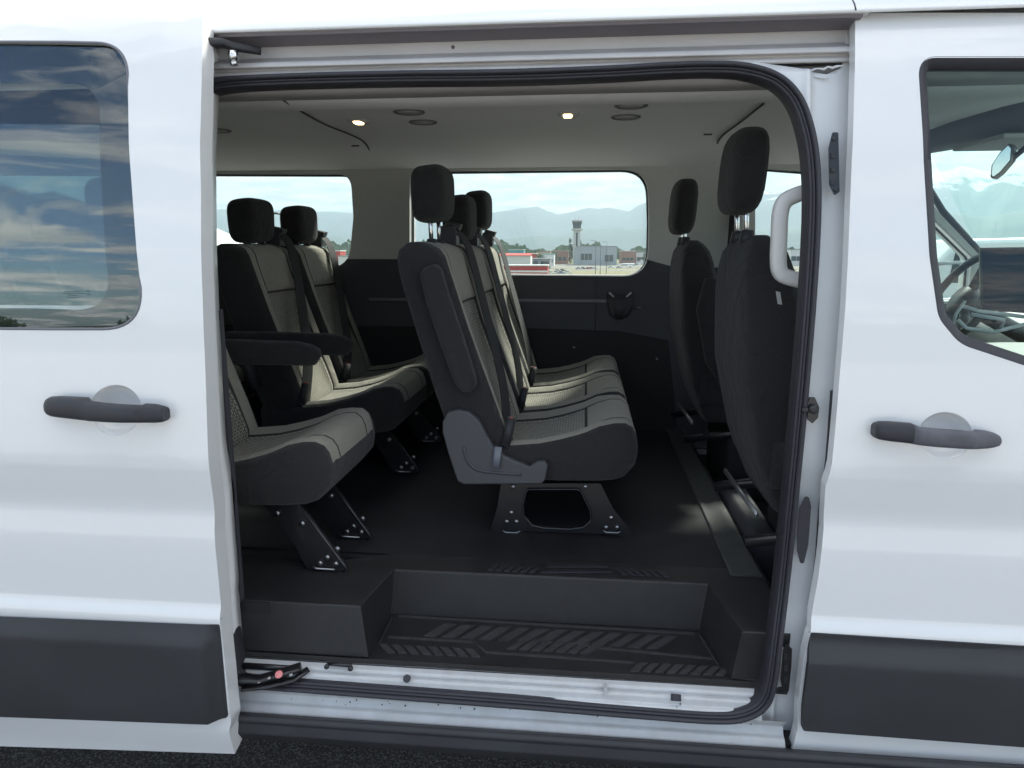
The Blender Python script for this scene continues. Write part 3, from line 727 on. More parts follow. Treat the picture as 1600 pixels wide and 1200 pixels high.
# pale lit ledge inside the window bottom
mb = MB()
L = [p for p in W2 if p[1] < farpx(900, 418).z]; L.sort(key=lambda p: p[0])
mb.tube([Vector((x, yfar(z)+.022, z-.001)) for x, z in L], (.008, .016), n=6, up=(0,1,0)); 
mb.build('window_ledge', mat('ledge_white', (.85,.85,.83), .5), van)
# rear closing wall with glass gap, cab bulk front below windscreen
mb = MB(); mb.box((-3.32,.05,.4),(-3.28,1.9,1.35)); mb.box((-3.32,.05,1.88),(-3.28,1.9,2.0)); mb.box((-3.32,.05,1.35),(-3.28,.2,1.88)); mb.box((-3.32,1.7,1.35),(-3.28,1.9,1.88)); mb.box((-3.32,.9,1.35),(-3.28,1.05,1.88))
mb.build('rear_doors', paint, van)
# ---- headliner
hl = [(.34, 1.858), (.52, 1.864), (.58, 1.878), (.80, 1.892), (1.10, 1.900), (1.36, 1.897), (1.50, 1.890), (1.62, 1.872), (1.72, 1.858), (1.790, 1.85), (1.800, 1.845)]
mb = MB(); mb.rings([[(x, y, z) for y, z in hl] + [(x, y, z+.02) for y, z in hl[::-1]] for x in np.linspace(-3.2, 1.15, 30)])
hlo = mb.build('headliner', headl, van)
mb = MB(); ol = [(.160,1.855),(.163,1.838),(.180,1.832),(.21,1.834),(.31,1.850),(.345,1.856),(.345,1.862),(.16,1.862)]
mb.rings([[(x, y, z) for y, z in ol] for x in np.linspace(-3.2, 1.15, 12)]); mb.build('opening_trim', mat('opening_trim_grey', (.30,.285,.28), .8, bump=.3), van)

def hz(y): return float(np.interp(y, [a for a, b in hl], [b for a, b in hl]))
def onceil(px, py):
    z = 1.88
    for _ in range(12): p = PZ(px, py, z); z = hz(min(max(p.y, .14), 1.8))
    return PZ(px, py, z)
def cseam(pts):
    mb = MB(); pp = catmull([onceil(*p) + Vector((0,0,-.003)) for p in pts], 6); mb.tube(pp, (.0035,.003), n=6); return mb.build('headliner_seam', mat('seam_dark', (.06,.06,.058), .9), van)
cseam([(436,150),(470,172),(508,193),(545,208),(570,222),(582,245),(590,268)])
cseam([(1193,160),(1160,187),(1125,215),(1117,240),(1112,266)])
for (px, py) in ((560, 188), (887, 177)):
    c = onceil(px, py); mb = MB()
    mb.tube([c + Vector((0,0,.004)), c + Vector((0,0,-.006))], [(.032,.045),(.028,.040)], n=16, sq=.6, up=(0,1,0)); d = mb.build('dome_lamp', trim_l, van)
    mb = MB(); mb.tube([c + Vector((0,0,-.0065)), c + Vector((0,-.0,-.010))], [(.013,.024),(.012,.022)], n=12, sq=.4, up=(0,1,0)); mb.build('lamp_lens', lamp_m, d)
for (px, py) in ((639,174),(661,190),(986,164),(978,182),(340,203)):
    c = onceil(px, py); mb = MB()
    mb.tube([c + Vector((.040*math.cos(a), .040*math.sin(a), -.002)) for a in np.linspace(0, 2*math.pi, 20, endpoint=False)], (.005,.003), n=6, closed=True, up=(0,0,1)); d = mb.build('air_vent', mat('vent_grey', (.15,.145,.14), .7), van)
    mb = MB(); mb.tube([c + Vector((0,0,.002)), c + Vector((0,0,-.003))], .033, n=20); mb.build('vent_disc', mat('vent_disc_grey', (.42,.40,.38), .8), d)
mb = MB()
for px, py in ((555,227),(1106,209)): c = onceil(px, py); mb.tube([c + Vector((-.014,0,-.002)), c + Vector((.014,0,-.002))], (.007,.003), n=8)
mb.build('headliner_clip', mat('clip_dark', (.08,.08,.08), .8), van)
# inner trim on near side above/beside opening
mb = MB(); mb.box((.56,.10,.5),(.60,.16,1.83)); mb.box((-1.75,.09,.5),(-1.60,.15,1.85)); mb.box((-1.02,.09,.62),(-.89,.15,1.85)); mb.build('near_pillar_trim', trim_k, van)
mb = MB(); mb.box((-3.2,.08,.5),(-.80,.10,1.37)); mb.build('near_wall_trim', trim_d, van)
mb = MB(); mb.box((.50,.05,.45),(2.3,.10,1.22)); mb.build('cab_door_trim', trim_d, van)

# ---- grab handle by the opening
mb = MB(); yy = .16
path = [(1290,292),(1262,299),(1243,305),(1226,315),(1219,335),(1217,375),(1216,410),(1221,428),(1240,436),(1265,441),(1290,446)]
mb.tube(catmull([P(a, b_, yy) for a, b_ in path], 4), (.0165,.014), n=12, sq=.7, up=(0,1,0)); mb.build('grab_handle', grip_m, van)

# ---- seats --------------------------------------------------------------
def se(w_, p=5.0): return max(0.0, 1-abs(w_)**p)**(1/p)
seam_m = mat('seam_thread', (.04,.04,.038), .9)
WS = [-1,-.99,-.96,-.92,-.90,-.82,-.74,-.66,-.62,-.60,-.58,-.54,-.4,-.2,0,.2,.4,.54,.58,.60,.62,.66,.74,.82,.90,.92,.96,.99,1]
def body(name, st, parent, sculpt, mats, mifn, uvf, org, pe=6):
    """st: list of (center, axW, axD, hw, fd, bd, s)"""
    rs = []
    for c, aw, ad, hw, fd, bd, s_ in st:
        ring = [c + aw*(hw*w_) + ad*(fd*se(w_, pe) + sculpt(w_, s_)*se(w_, pe+2)) for w_ in WS]
        ring += [c + aw*(hw*w_) - ad*(bd*se(w_, pe)) for w_ in WS[::-1][1:-1]]
        rs.append(ring)
    mb = MB(); n = len(WS)
    mb.rings(rs, mi=lambda i, j: mifn(st[i][6], st[min(i+1, len(st)-1)][6], WS[j] if j < n-1 else None, WS[j+1] if j < n-1 else None))
    return mb.build(name, mats, parent, uvs=uvf, loc=org)
SW = .445
def groove(x, c, wd, dp): return -dp*math.exp(-((x-c)/wd)**2)
def make_seat(root, near_y, arm=None, recliner=True, head_up=.0, belt=True, post=True, dark=False):
    """seat built round bench reference: near side at y=0 local, reference x,z as traced"""
    fb, ft, wv = (fabric_dk, fabric_dk, fabric_dk) if dark else (fabric, fabric_top, weave)
    Y0 = near_y; cy = Y0 + SW/2; hw = SW/2 - .004
    # backrest: back line and front line (x,z)
    ss = [0, .02, .06, .12, .2, .3, .4, .5, .6, .68, .70, .705, .71, .72, .76, .82, .88, .93, .965, .99, 1.0]
    bk = lambda s_: Vector((np.interp(s_, [0,.3,.6,.85,1], [-.365,-.425,-.475,-.517,-.525]), 0, np.interp(s_, [0,1], [.93, 1.520])))
    ft_ = lambda s_: Vector((np.interp(s_, [0,.3,.6,.85,1], [-.205,-.262,-.325,-.372,-.392]), 0, np.interp(s_, [0,1], [.93, 1.524])))
    st = []
    for s_ in ss:
        A, B = bk(s_), ft_(s_); c = (A+B)/2; half = (B-A).length/2; ad = (B-A).normalized()
        k_ = 1.0; kw = 1.0
        if s_ > .93: t_ = (s_-.93)/.07; k_ = max(.25, math.sqrt(max(0, 1-t_**2.2))); kw = 1 - .10*t_**2
        elif s_ > .82: kw = 1.0
        if s_ < .06: k_ = .8 + .2*s_/.06
        st.append((Vector((c.x, cy, c.z)) + ad*(half*(1-k_)*-.1), Vector((0,1,0)), ad, hw*kw, half*k_, half*k_, s_))
    def sculpt(w_, s_):
        a = abs(w_); v = 0
        if .02 < s_ < .72: v += -.022*(1 - min(1, max(0, (a-.50)/.14)))*min(1, s_/.1)*min(1, (.75-s_)/.1)
        v += groove(a, .60, .012, .006)
        v += groove(s_, .705, .006, .008)*(1 if a < .6 else 0)
        v += .010*math.exp(-((a-.78)/.12)**2)*(1 if s_ < .85 else 1-(s_-.85)/.15)
        v += .012*math.exp(-((s_-.15)/.12)**2)*(1 if a < .6 else .3)
        return v
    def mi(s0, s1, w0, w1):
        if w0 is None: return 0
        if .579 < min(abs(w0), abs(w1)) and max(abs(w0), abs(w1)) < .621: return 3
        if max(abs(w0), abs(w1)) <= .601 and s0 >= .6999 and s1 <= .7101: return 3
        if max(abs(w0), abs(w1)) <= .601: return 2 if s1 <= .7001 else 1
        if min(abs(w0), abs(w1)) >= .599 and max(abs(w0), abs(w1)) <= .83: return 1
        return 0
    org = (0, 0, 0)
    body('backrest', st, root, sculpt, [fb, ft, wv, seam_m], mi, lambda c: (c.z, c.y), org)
    # cushion: stations along x
    xs_ = [(-.36,0),(-.33,.02),(-.27,.1),(-.20,.2),(-.12,.35),(-.06,.45),(-.01,.55),(.008,.60),(.012,.61),(.016,.62),(.05,.7),(.09,.8),(.12,.88),(.140,.94),(.150,.97),(.156,1.0)]
    st = []
    for x, s_ in xs_:
        zt = np.interp(x, [-.36,-.20,-.10,0,.06,.10,.125,.14,.15,.156], [.945,.952,.962,.992,1.020,1.030,1.027,1.015,.995,.965])
        zb_ = np.interp(x, [-.36,-.25,-.05,.08,.12,.15,.156], [.868,.858,.856,.858,.872,.905,.94])
        zm = (zt+zb_)/2; half = (zt-zb_)/2
        st.append((Vector((x, cy, zm)), Vector((0,1,0)), Vector((0,0,1)), hw*(1 if x < .1 else 1-.12*((x-.1)/.056)**2), half, half, s_))
    def sc2(w_, s_):
        a = abs(w_); v = 0
        if s_ < .62: v += -.014*(1 - min(1, max(0, (a-.50)/.14)))*(1 if s_ < .5 else (.62-s_)/.12)
        v += groove(a, .60, .012, .005)*(1 if s_ < .97 else 0)
        v += groove(s_, .61, .008, .007)*(1 if a < .6 else 0)
        v += .012*math.exp(-((a-.80)/.10)**2)*(1 if s_ < .8 else .4)
        return v
    def mi2(s0, s1, w0, w1):
        if w0 is None: return 0
        if .579 < min(abs(w0), abs(w1)) and max(abs(w0), abs(w1)) < .621: return 3
        if max(abs(w0), abs(w1)) <= .601 and s0 >= .5999 and s1 <= .6201: return 3
        if max(abs(w0), abs(w1)) <= .601: return 2 if s1 <= .611 else 1
        if max(abs(w0), abs(w1)) <= .91: return 1
        return 0
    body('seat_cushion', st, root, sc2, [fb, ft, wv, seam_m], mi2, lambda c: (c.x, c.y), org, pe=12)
    # headrest
    hc = Vector((-.450, cy, 1.640 + head_up))
    rs = []
    tl = R(-6)
    for v_ in [-1,-.995,-.97,-.92,-.84,-.7,-.5,-.2,.1,.4,.6,.76,.88,.94,.975,.994,1]:
        k_ = max(.004, (1-abs(v_)**4.2))**(1/4.2); kd = max(.004, (1-abs(v_)**4.2))**(1/4.2)
        ring = []
        for q in range(28):
            th = 2*math.pi*q/28; a, b_ = math.cos(th), math.sin(th)
            a = math.copysign(abs(a)**.52, a); b_ = math.copysign(abs(b_)**.52, b_)
            xx = .052*kd*a + .008*v_; yy_ = .120*k_*b_*(1 + .05*v_); z_ = .079*v_
            ring.append(hc + Vector((xx*math.cos(tl) + z_*math.sin(tl), yy_, -xx*math.sin(tl)*-1*-1 + z_*math.cos(tl))))
        rs.append(ring)
    mb = MB(); mb.rings(rs); hr = mb.build('headrest', fabric_dk if not dark else fabric_dk, root)
    mb = MB()
    for s_ in (-.058, .058):
        mb.tube([Vector((-.446, cy+s_, 1.50)), Vector((-.450, cy+s_, 1.60 + head_up))], .0065, n=10)
    hp_ = mb.build('headrest_post', metal, hr)
    mb = MB()
    for s_ in (-.058, .058): mb.tube([Vector((-.446, cy+s_, 1.505)), Vector((-.446, cy+s_, 1.532))], [(.017,.017),(.013,.013)], n=12)
    mb.build('post_sleeve', plastic, hp_) if False else mb.build('post_sleeve', plastic, root)
    if belt:
        mb = MB(); yf = Y0 + SW - .05
        mb.box((-.47, yf-.03, 1.515), (-.41, yf+.03, 1.575)); mb.tube([Vector((-.46, yf, 1.50)), Vector((-.435, yf, 1.585)), Vector((-.40, yf, 1.57))], (.012,.025), n=8, sq=.5)
        mb.build('belt_guide', plastic, root, bevel=.006)
        mb = MB(); bp_ = [Vector((-.43, yf, 1.575)), Vector((-.388, yf-.005, 1.535)), Vector((-.362, yf-.02, 1.48)), Vector((-.330, yf-.06, 1.38)), Vector((-.285, yf-.14, 1.25)), Vector((-.235, yf-.24, 1.10)), Vector((-.215, yf-.33, .99)), Vector((-.205, Y0+.01, .95))]
        pp = catmull(bp_, 4); rs = []
        for i, p in enumerate(pp):
            tg = (pp[min(i+1, len(pp)-1)] - pp[max(i-1,0)]).normalized(); sdv = Vector((.25, 1, .1)); sdv = (sdv - tg*sdv.dot(tg)).normalized(); nn = tg.cross(sdv).normalized()*.0014
            sdv *= .0235; rs.append([p+sdv+nn, p-sdv+nn, p-sdv-nn, p+sdv-nn])
        mb.rings(rs, smooth=False); mb.build('seat_belt', belt_m, root)
        mb = MB(); mb.tube([Vector((-.215, Y0+.035, .955)), Vector((-.20, Y0+.04, 1.03))], (.013,.022), n=10, sq=.5, up=(0,1,0)); bu = mb.build('belt_buckle', plastic, root)
        mb = MB(); mb.box((-.205, Y0+.034, 1.028), (-.195, Y0+.046, 1.033)); mb.build('buckle_button', red_m, bu)
    if arm == 'up':    # folded armrest standing against the side of the backrest
        pl = [(657,430),(663,418),(680,412),(690,420),(700,455),(722,520),(742,585),(745,602),(735,612),(722,612),(710,595),(690,540),(668,475)]
        pts = [P(a, b_, .5-.03) for a, b_ in pl]; pts = [(p.x, p.z) for p in pts]; pts = roundpoly(pts, .02, 3)
        mb = MB(); mb.prism(pts, Y0-.052, Y0-.004); mb.build('armrest', fabric, root, bevel=.014, seg=4)
    if arm == 'down':
        mb = MB(); a0 = Vector((-.42, Y0-.03, 1.20)); 
        mb.tube([Vector((-.47,Y0-.035,1.185)), Vector((-.44,Y0-.035,1.188)), Vector((-.30,Y0-.035,1.185)), Vector((-.09,Y0-.035,1.183)), Vector((-.035,Y0-.035,1.178)), Vector((-.010,Y0-.035,1.172)), Vector((-.003,Y0-.035,1.168))], [(.02,.02),(.029,.036),(.029,.040),(.029,.038),(.028,.034),(.022,.026),(.008,.012)], n=14, sq=.6, up=(0,0,1))
        mb.build('armrest', fabric, root)
        mb = MB(); mb.tube([Vector((-.40,Y0-.02,1.16)), Vector((-.36,Y0-.015,1.02))], (.02,.03), n=8); mb.build('armrest_bracket', plastic, root)
    if recliner:
        pl = [(692,658),(700,643),(716,639),(733,642),(748,655),(762,680),(772,697),(790,712),(815,722),(828,728),(838,720),(852,719),(857,726),(853,748),(846,755),(725,756),(715,750),(700,705),(692,675)]
        pts = [P(a, b_, .5-.012) for a, b_ in pl]; pts = roundpoly([(p.x, p.z) for p in pts], .006, 2)
        mb = MB(); mb.prism(pts, Y0-.022, Y0+.004); rc = mb.build('recliner_cover', recl_m, root, bevel=.006, seg=3)
        mb = MB(); pth = [P(a, b_, .47) for a, b_ in ((724,700),(730,722),(745,735),(775,740),(815,742))]; mb.tube([Vector((p.x, Y0-.0235, p.z)) for p in catmull(pth, 4)], [(.0045,.0025)]*17, n=6, up=(0,1,0)); 
        mb.build('cover_ridge', recl_m, rc)
        mb = MB(); q0 = P(778, 700, .46); q1 = P(774, 733, .46); mb.tube([Vector((q0.x, Y0-.028, q0.z)), Vector((q1.x, Y0-.030, q1.z))], (.005,.011), n=8, sq=.5, up=(1,0,0)); mb.build('recliner_lever', mat('lever_grey', (.16,.17,.20), .45), rc)

def leg_plate(root, y, foot=False, x_off=0.0):
    """black steel leg frame traced from the bench"""
    fo_ = [P(a, b_, .58) for a, b_ in ((784,752),(938,752),(957,790),(986,828),(985,836),(960,832),(940,830),(820,826),(800,832),(770,832),(768,822),(778,790))]
    ho = [P(a, b_, .58) for a, b_ in ((824,760),(906,760),(922,792),(924,808),(912,819),(890,822),(850,820),(832,816),(820,802),(818,785))]
    n0 = roundpoly([(p.x+x_off, p.z) for p in fo_], .004, 2); n1 = roundpoly([(p.x+x_off, p.z) for p in ho], .014, 4)
    o = panel('seat_leg', n0, [n1], steel, root, off=y, thick=.006, base=lambda z: 0, raw=True, xs=1, zs=1, bevel=.001)
    # flanged rims
    mb = MB(); mb.tube([Vector((x, y-.004, z)) for x, z in n1], (.0035,.005), n=8, closed=True, up=(0,1,0)); mb.build('leg_rim', mat('rim_steel', (.05,.05,.055), .25, metal=.6), o)
    mb = MB()
    for a, b_ in ((955,805),(947,820),(964,820),(800,797),(793,811),(808,811),(915,757),(803,757)):
        p = P(a, b_, .575); mb.disc(Vector((p.x+x_off, y-.001, p.z)), (0,-1,0), .0065, .007, n=8)
    mb.build('leg_bolt', bolt_m, o)
    mb = MB()
    for x_ in (956, 800):
        p = P(x_, 828, .575); q = Vector((p.x+x_off, y-.006, p.z)); mb.tube([q + Vector((-.026,0,.006)), q + Vector((-.016,0,0)), q + Vector((.016,0,0)), q + Vector((.026,0,.006))], .0028, n=8)
    mb.build('foot_lip', mat('lip_steel', (.25,.25,.27), .3, metal=.8), o)
def leg_slant(root, y, x=-.0):
    """leg with a forward slanting edge (rear row)"""
    pts = [(-.16,.86),(-.055,.86),(.055,.70),(.062,.688),(.055,.681),(-.045,.681),(-.055,.70),(-.075,.745),(-.11,.80)]
    mb = MB(); mb.prism([(a+x, b_) for a, b_ in pts], y, y+.006); o = mb.build('seat_leg', steel, root, bevel=.0015)
    mb = MB(); mb.tube([Vector((a+x, y+.003, b_)) for a, b_ in ((-.055,.858),(.055,.70),(.062,.688),(.05,.681))], (.003,.009), n=8, up=(0,1,0)); mb.build('leg_rim', mat('rim_steel', (.06,.06,.065), .25, metal=.5), o)
    mb = MB()
    for a, b_ in ((.012,.72),(-.008,.703),(.034,.703),(-.115,.835),(-.05,.81),(.04,.745)): mb.disc(Vector((a+x, y, b_)), (0,-1,0), .0075, .008, n=8)
    mb.build('leg_bolt', bolt_m, o)
    mb = MB(); mb.tube([Vector((x-.028,y-.006,.694)), Vector((x-.018,y-.006,.688)), Vector((x+.03,y-.006,.688))], .003, n=8); mb.build('foot_lip', bolt_m, o)

BY = .50
GRP = 'fabric passenger seats with headrests'
def seat_root(label=None):
    o = empty('passenger_seat', (0,0,0)); o.parent = van
    if label: o['label'] = label
    return o
A1 = seat_root('nearest seat of the front bench, grey reclining cover on its side'); make_seat(A1, 0, arm='up', recliner=True, head_up=.02)
leg_plate(A1, .06)
mb = MB(); pt_ = [P(803,622,.93), P(806,640,.92), P(812,655,.90), P(820,660,.88)]
mb.tube([Vector((p.x, p.y-BY, p.z)) for p in catmull(pt_, 4)], (.002,.011), n=6, up=(0,1,0)); mb.build('care_tag', mat('cream_tag', (.55,.54,.42), .8), A1)
A1.location = (0, BY, 0)
A2 = seat_root(); make_seat(A2, 0, recliner=False, head_up=-.03); A2.location = (0, BY+SW+.005, 0)
A3 = seat_root(); make_seat(A3, 0, recliner=False, head_up=.02); leg_plate(A3, .12); A3.location = (0, BY+2*(SW+.005), 0)
DX = -.785
B1 = seat_root(); make_seat(B1, 0, arm=None, recliner=False, head_up=-.03); leg_slant(B1, .03, .125); leg_slant(B1, .24, .125); B1.location = (DX, .225, 0)
mb = MB(); mb.tube([Vector((-.47,SW+.035,1.185)), Vector((-.44,SW+.035,1.188)), Vector((-.30,SW+.035,1.185)), Vector((-.11,SW+.035,1.183)), Vector((-.065,SW+.035,1.178)), Vector((-.040,SW+.035,1.172)), Vector((-.033,SW+.035,1.168))], [(.02,.02),(.029,.036),(.029,.040),(.029,.038),(.028,.034),(.022,.026),(.008,.012)], n=14, sq=.6, up=(0,0,1)); mb.build('armrest', fabric, B1)
B2 = seat_root(); make_seat(B2, 0, arm='down', recliner=False, head_up=-.035); leg_slant(B2, .12, .125); B2.location = (DX, .96, 0)
B3 = seat_root(); make_seat(B3, 0, recliner=False, head_up=-.035); leg_slant(B3, .10, .125); B3.location = (DX, .96+SW+.005, 0)
for x_, y_ in ((-1.55, .225), (-1.55, .96), (-1.55, 1.41), (-2.4, .225), (-2.4, .96), (-2.4, 1.41)):
    src = B3; c = copy_tree(src, van); c.location = (x_, y_, 0)

# ---- cab seats (seen from behind): taller, dark
def cab_seat(y0, dz=0, hup=0.0):
    o = empty('cab_seat', (0,0,0)); o.parent = van
    cy = y0 + .25
    st = []; zs_ = [0,.04,.1,.2,.35,.5,.65,.8,.88,.94,.98,1.0]
    for s_ in zs_:
        z = .865 + (1.535-.865)*s_ + dz
        xb = np.interp(s_, [0,.2,.5,.8,1], [.475,.42,.375,.365,.372]); xf = np.interp(s_, [0,.2,.5,.8,1], [.60,.60,.545,.49,.46])
        kw = np.interp(s_, [0,.3,.6,.85,.95,1], [.86,1,1,.90,.74,.50]); k_ = 1 if s_ < .9 else math.sqrt(max(.05, 1-((s_-.9)/.1)**2))
        c = Vector(((xb+xf)/2, cy, z)); h = (xf-xb)/2
        st.append((c, Vector((0,1,0)), Vector((1,0,0)), .235*kw, h*k_, h*k_, s_))
    def sc3(w_, s_): return .012*math.exp(-((abs(w_)-.8)/.14)**2)
    body('backrest', st, o, sc3, [fabric_dk, fabric_dk, fabric_dk], lambda *a: 0, lambda c: (c.z, c.y), (0,0,0))
    hc = Vector((.388, cy, 1.690 + dz + hup)); rs = []
    for v_ in [-1,-.995,-.97,-.92,-.84,-.7,-.45,-.15,.15,.45,.7,.84,.92,.97,.995,1]:
        k_ = max(.004, (1-abs(v_)**3.6))**(1/3.6); ring = []
        for q in range(28):
            th = 2*math.pi*q/28; a, b_ = math.cos(th), math.sin(th); a = math.copysign(abs(a)**.62, a); b_ = math.copysign(abs(b_)**.62, b_)
            ring.append(hc + Vector((.046*k_*a + .006*v_, .128*k_*b_, .103*v_)))
        rs.append(ring)
    mb = MB(); mb.rings(rs); hr = mb.build('headrest', fabric_dk, o)
    mb = MB()
    for s_ in (-.055, .055): mb.tube([Vector((.398, cy+s_, 1.50+dz)), Vector((.390, cy+s_, 1.64+dz+hup))], .0065, n=10)
    mb.build('headrest_post', metal, hr)
    mb = MB()
    for s_ in (-.055, .055): mb.tube([Vector((.398, cy+s_, 1.518+dz)), Vector((.398, cy+s_, 1.548+dz))], [(.02,.02),(.015,.015)], n=10)
    mb.build('post_sleeve', plastic, o)
    # cushion and pedestal
    st = []
    for x, s_ in ((.45,0),(.50,.1),(.60,.3),(.75,.6),(.90,.85),(.97,.97),(.985,1)):
        zt = 1.06 + .03*s_; zb_ = .93
        st.append((Vector((x, cy, (zt+zb_)/2)), Vector((0,1,0)), Vector((0,0,1)), .245, (zt-zb_)/2*(1 if s_ < .95 else .7), (zt-zb_)/2, s_))
    body('seat_cushion', st, o, sc3, [fabric_dk]*3, lambda *a: 0, lambda c: (c.x, c.y), (0,0,0))
    mb = MB(); mb.box((.56, y0+.04, .56), (.92, y0+.46, .84)); mb.build('seat_pedestal', trim_k, o, bevel=.02)
    mb = MB()
    for yy_ in (y0+.03, y0+.44): mb.tube([Vector((.40, yy_, .80)), Vector((.95, yy_, .885))], (.011,.014), n=8, sq=.5, up=(0,0,1))
    mb.build('seat_rail', steel, o)
    mb = MB(); mb.tube([Vector((.432, y0+.46, .845)), Vector((.432, y0+.06, .86))], (.005,.009), n=8, up=(0,0,1)); mb.build('lift_bar', mat('bar_steel', (.4,.4,.4), .35, metal=.7), o)
    mb = MB()
    for i in range(0, 6, 7): mb.box((.47+i*.045, y0+.016, .822+i*.007), (.49+i*.045, y0+.022, .84+i*.007))
    mb.build('rail_notch', steel, o)
    return o
cs1 = cab_seat(.24); cs1['label'] = 'near cab seat with raised headrest and silver tag on its side'
mb = MB(); q = P(1212, 455, .232)
mb.add([q, q+Vector((.010,0,-.002)), q+Vector((.016,0,-.030)), q+Vector((.006,0,-.028))], [(0,1,2,3)], 0, False)
mb.build('side_tag', silver_tag, cs1)
cs2 = cab_seat(1.19, hup=-.03); cs2.location.x = -.02
# driver's armrest beside the cab seat, edged with piping; shoulder belt on far pillar
mb = MB(); mb.tube([Vector((.47,1.14,1.40)), Vector((.46,1.14,1.30)), Vector((.50,1.14,1.12)), Vector((.55,1.14,1.02))], [(.02,.035),(.03,.05),(.03,.05),(.02,.035)], n=12, sq=.7, up=(1,0,0)); mb.build('armrest', fabric_dk, cs2)
mb = MB(); pp = [Vector((.63,1.77,1.70)), Vector((.62,1.74,1.50)), Vector((.62,1.72,1.20)), Vector((.66,1.72,.85))]
mb.tube(pp, (.024,.0015), n=6, up=(0,1,0)); mb.build('shoulder_belt', belt_m, van)
mb = MB(); mb.tube([Vector((.63,1.78,1.74)), Vector((.63,1.76,1.66))], (.022,.014), n=10, sq=.6); mb.tube([Vector((.64,1.77,1.78)), Vector((.64,1.77,1.60))], (.012,.010), n=8); mb.build('belt_anchor', plastic, van)

# ---- cab: windscreen, dashboard, steering wheel, mirror, screen
mb = MB()
wb = [(1.72+.50*(1-((y-.97)/.9)**2), y, 1.40-.12*(1-((y-.97)/.9)**2)) for y in np.linspace(.08, 1.86, 8)]; wt = [(1.37, y, 1.94) for y in np.linspace(.16, 1.78, 8)]
vs = []; 
for i in range(8):
    bow = .16*(1-((i-3.5)/3.5)**2)
    for k_ in range(5): t_ = k_/4; a = Vector(wb[i]); b_ = Vector(wt[i]); vs.append(a.lerp(b_, t_) + Vector((bow, 0, .0)))
mb.add(vs, [(i*5+k_, (i+1)*5+k_, (i+1)*5+k_+1, i*5+k_+1) for i in range(7) for k_ in range(4)])
mb.build('windscreen', g_wind, van)
mb = MB(); mb.tube([Vector((1.72,1.85,1.44)), Vector((1.495,1.83,1.66)), Vector((1.41,1.80,1.76)), Vector((1.37,1.79,1.95))], (.012,.014), n=10); mb.tube([Vector((1.74,.07,1.40)), Vector((1.60,.10,1.66)), Vector((1.40,.14,1.94))], (.03,.035), n=10); mb.build('windscreen_pillar', trim_d, van)
mb = MB(); hh = [(1.10,1.862),(1.25,1.868),(1.37,1.885),(1.39,1.91),(1.30,1.97),(1.10,1.99)]
mb.rings([[(x+.16*(1-((y-.95)/.85)**2), y, z) for x, z in hh] for y in np.linspace(.14, 1.80, 14)]); mb.build('front_headliner', mat('headliner_front', (.30,.30,.30), .95), van)
mb = MB(); mb.rings([[(x, y, z) for x, z in ((1.52,.60),(1.50,1.02),(1.58,1.18),(1.66,1.23),(1.90,1.25),(2.28,1.24),(2.5,.9),(2.5,.6))] for y in np.linspace(.10, 1.86, 6)]); mb.build('dashboard', mat('dash_plastic', (.12,.125,.13), .6, bump=.3), van, bevel=.01)
mb = MB()
for y_ in (.25, .55, .85): mb.tube([Vector((1.60,y_,1.235)), Vector((1.64,y_,1.262)), Vector((1.64,y_+.2,1.262)), Vector((1.60,y_+.2,1.235))], .006, n=6)
mb.tube([Vector((1.50,.2,1.05)), Vector((1.50,1.1,1.05))], (.008,.006), n=8); mb.tube([Vector((1.53,.2,1.14)), Vector((1.53,1.1,1.14))], (.008,.006), n=8)
mb.build('dash_trim', mat('dash_bright', (.55,.56,.56), .35), van)
mb = MB(); mb.tube([P(1452,415,1.76), P(1475,411,1.77), P(1528,409,1.78)], .008, n=8); mb.build('door_top_trim', MATS['dash_bright'], van)
mb = MB(); mb.box((1.24,.80,.80),(1.56,1.22,1.185)); cc_ = mb.build('centre_console', trim_d, van, bevel=.02)
for l_ in ([(1497,500),(1510,513),(1552,519),(1600,507)], [(1503,478),(1530,486),(1600,495)], [(1518,491),(1570,500),(1564,512)], [(1486,520),(1494,490),(1508,470)]):
    mb = MB(); mb.tube([P(a, b_, .79) for a, b_ in l_], (.004,.006), n=8); mb.build('console_trim', MATS['dash_bright'], cc_)
# wheel
mb = MB(); wc = P(1500, 470, 1.30); 
Mw = Matrix.Translation(wc) @ Matrix.Rotation(R(-62), 4, 'Y')
mb.tube([Mw @ Vector((.185*math.cos(a), .185*math.sin(a), 0)) for a in np.linspace(0, 2*math.pi, 28, endpoint=False)], .014, n=8, closed=True, up=Mw.to_3x3() @ Vector((0,0,1)))
for a in (0, 2.2, 4.1): mb.tube([Mw @ Vector((.18*math.cos(a), .18*math.sin(a), 0)), Mw @ Vector((0,0,-.02))], (.018,.01), n=8)
mb.tube([Mw @ Vector((0,0,.01)), Mw @ Vector((0,0,-.04))], [(.055,.055),(.06,.06)], n=14)
mb.tube([Mw @ Vector((0,0,-.04)), Mw @ Vector((0,0,-.30))], .03, n=10)
mb.build('steering_wheel', mat('wheel_leather', (.045,.045,.05), .5), van)
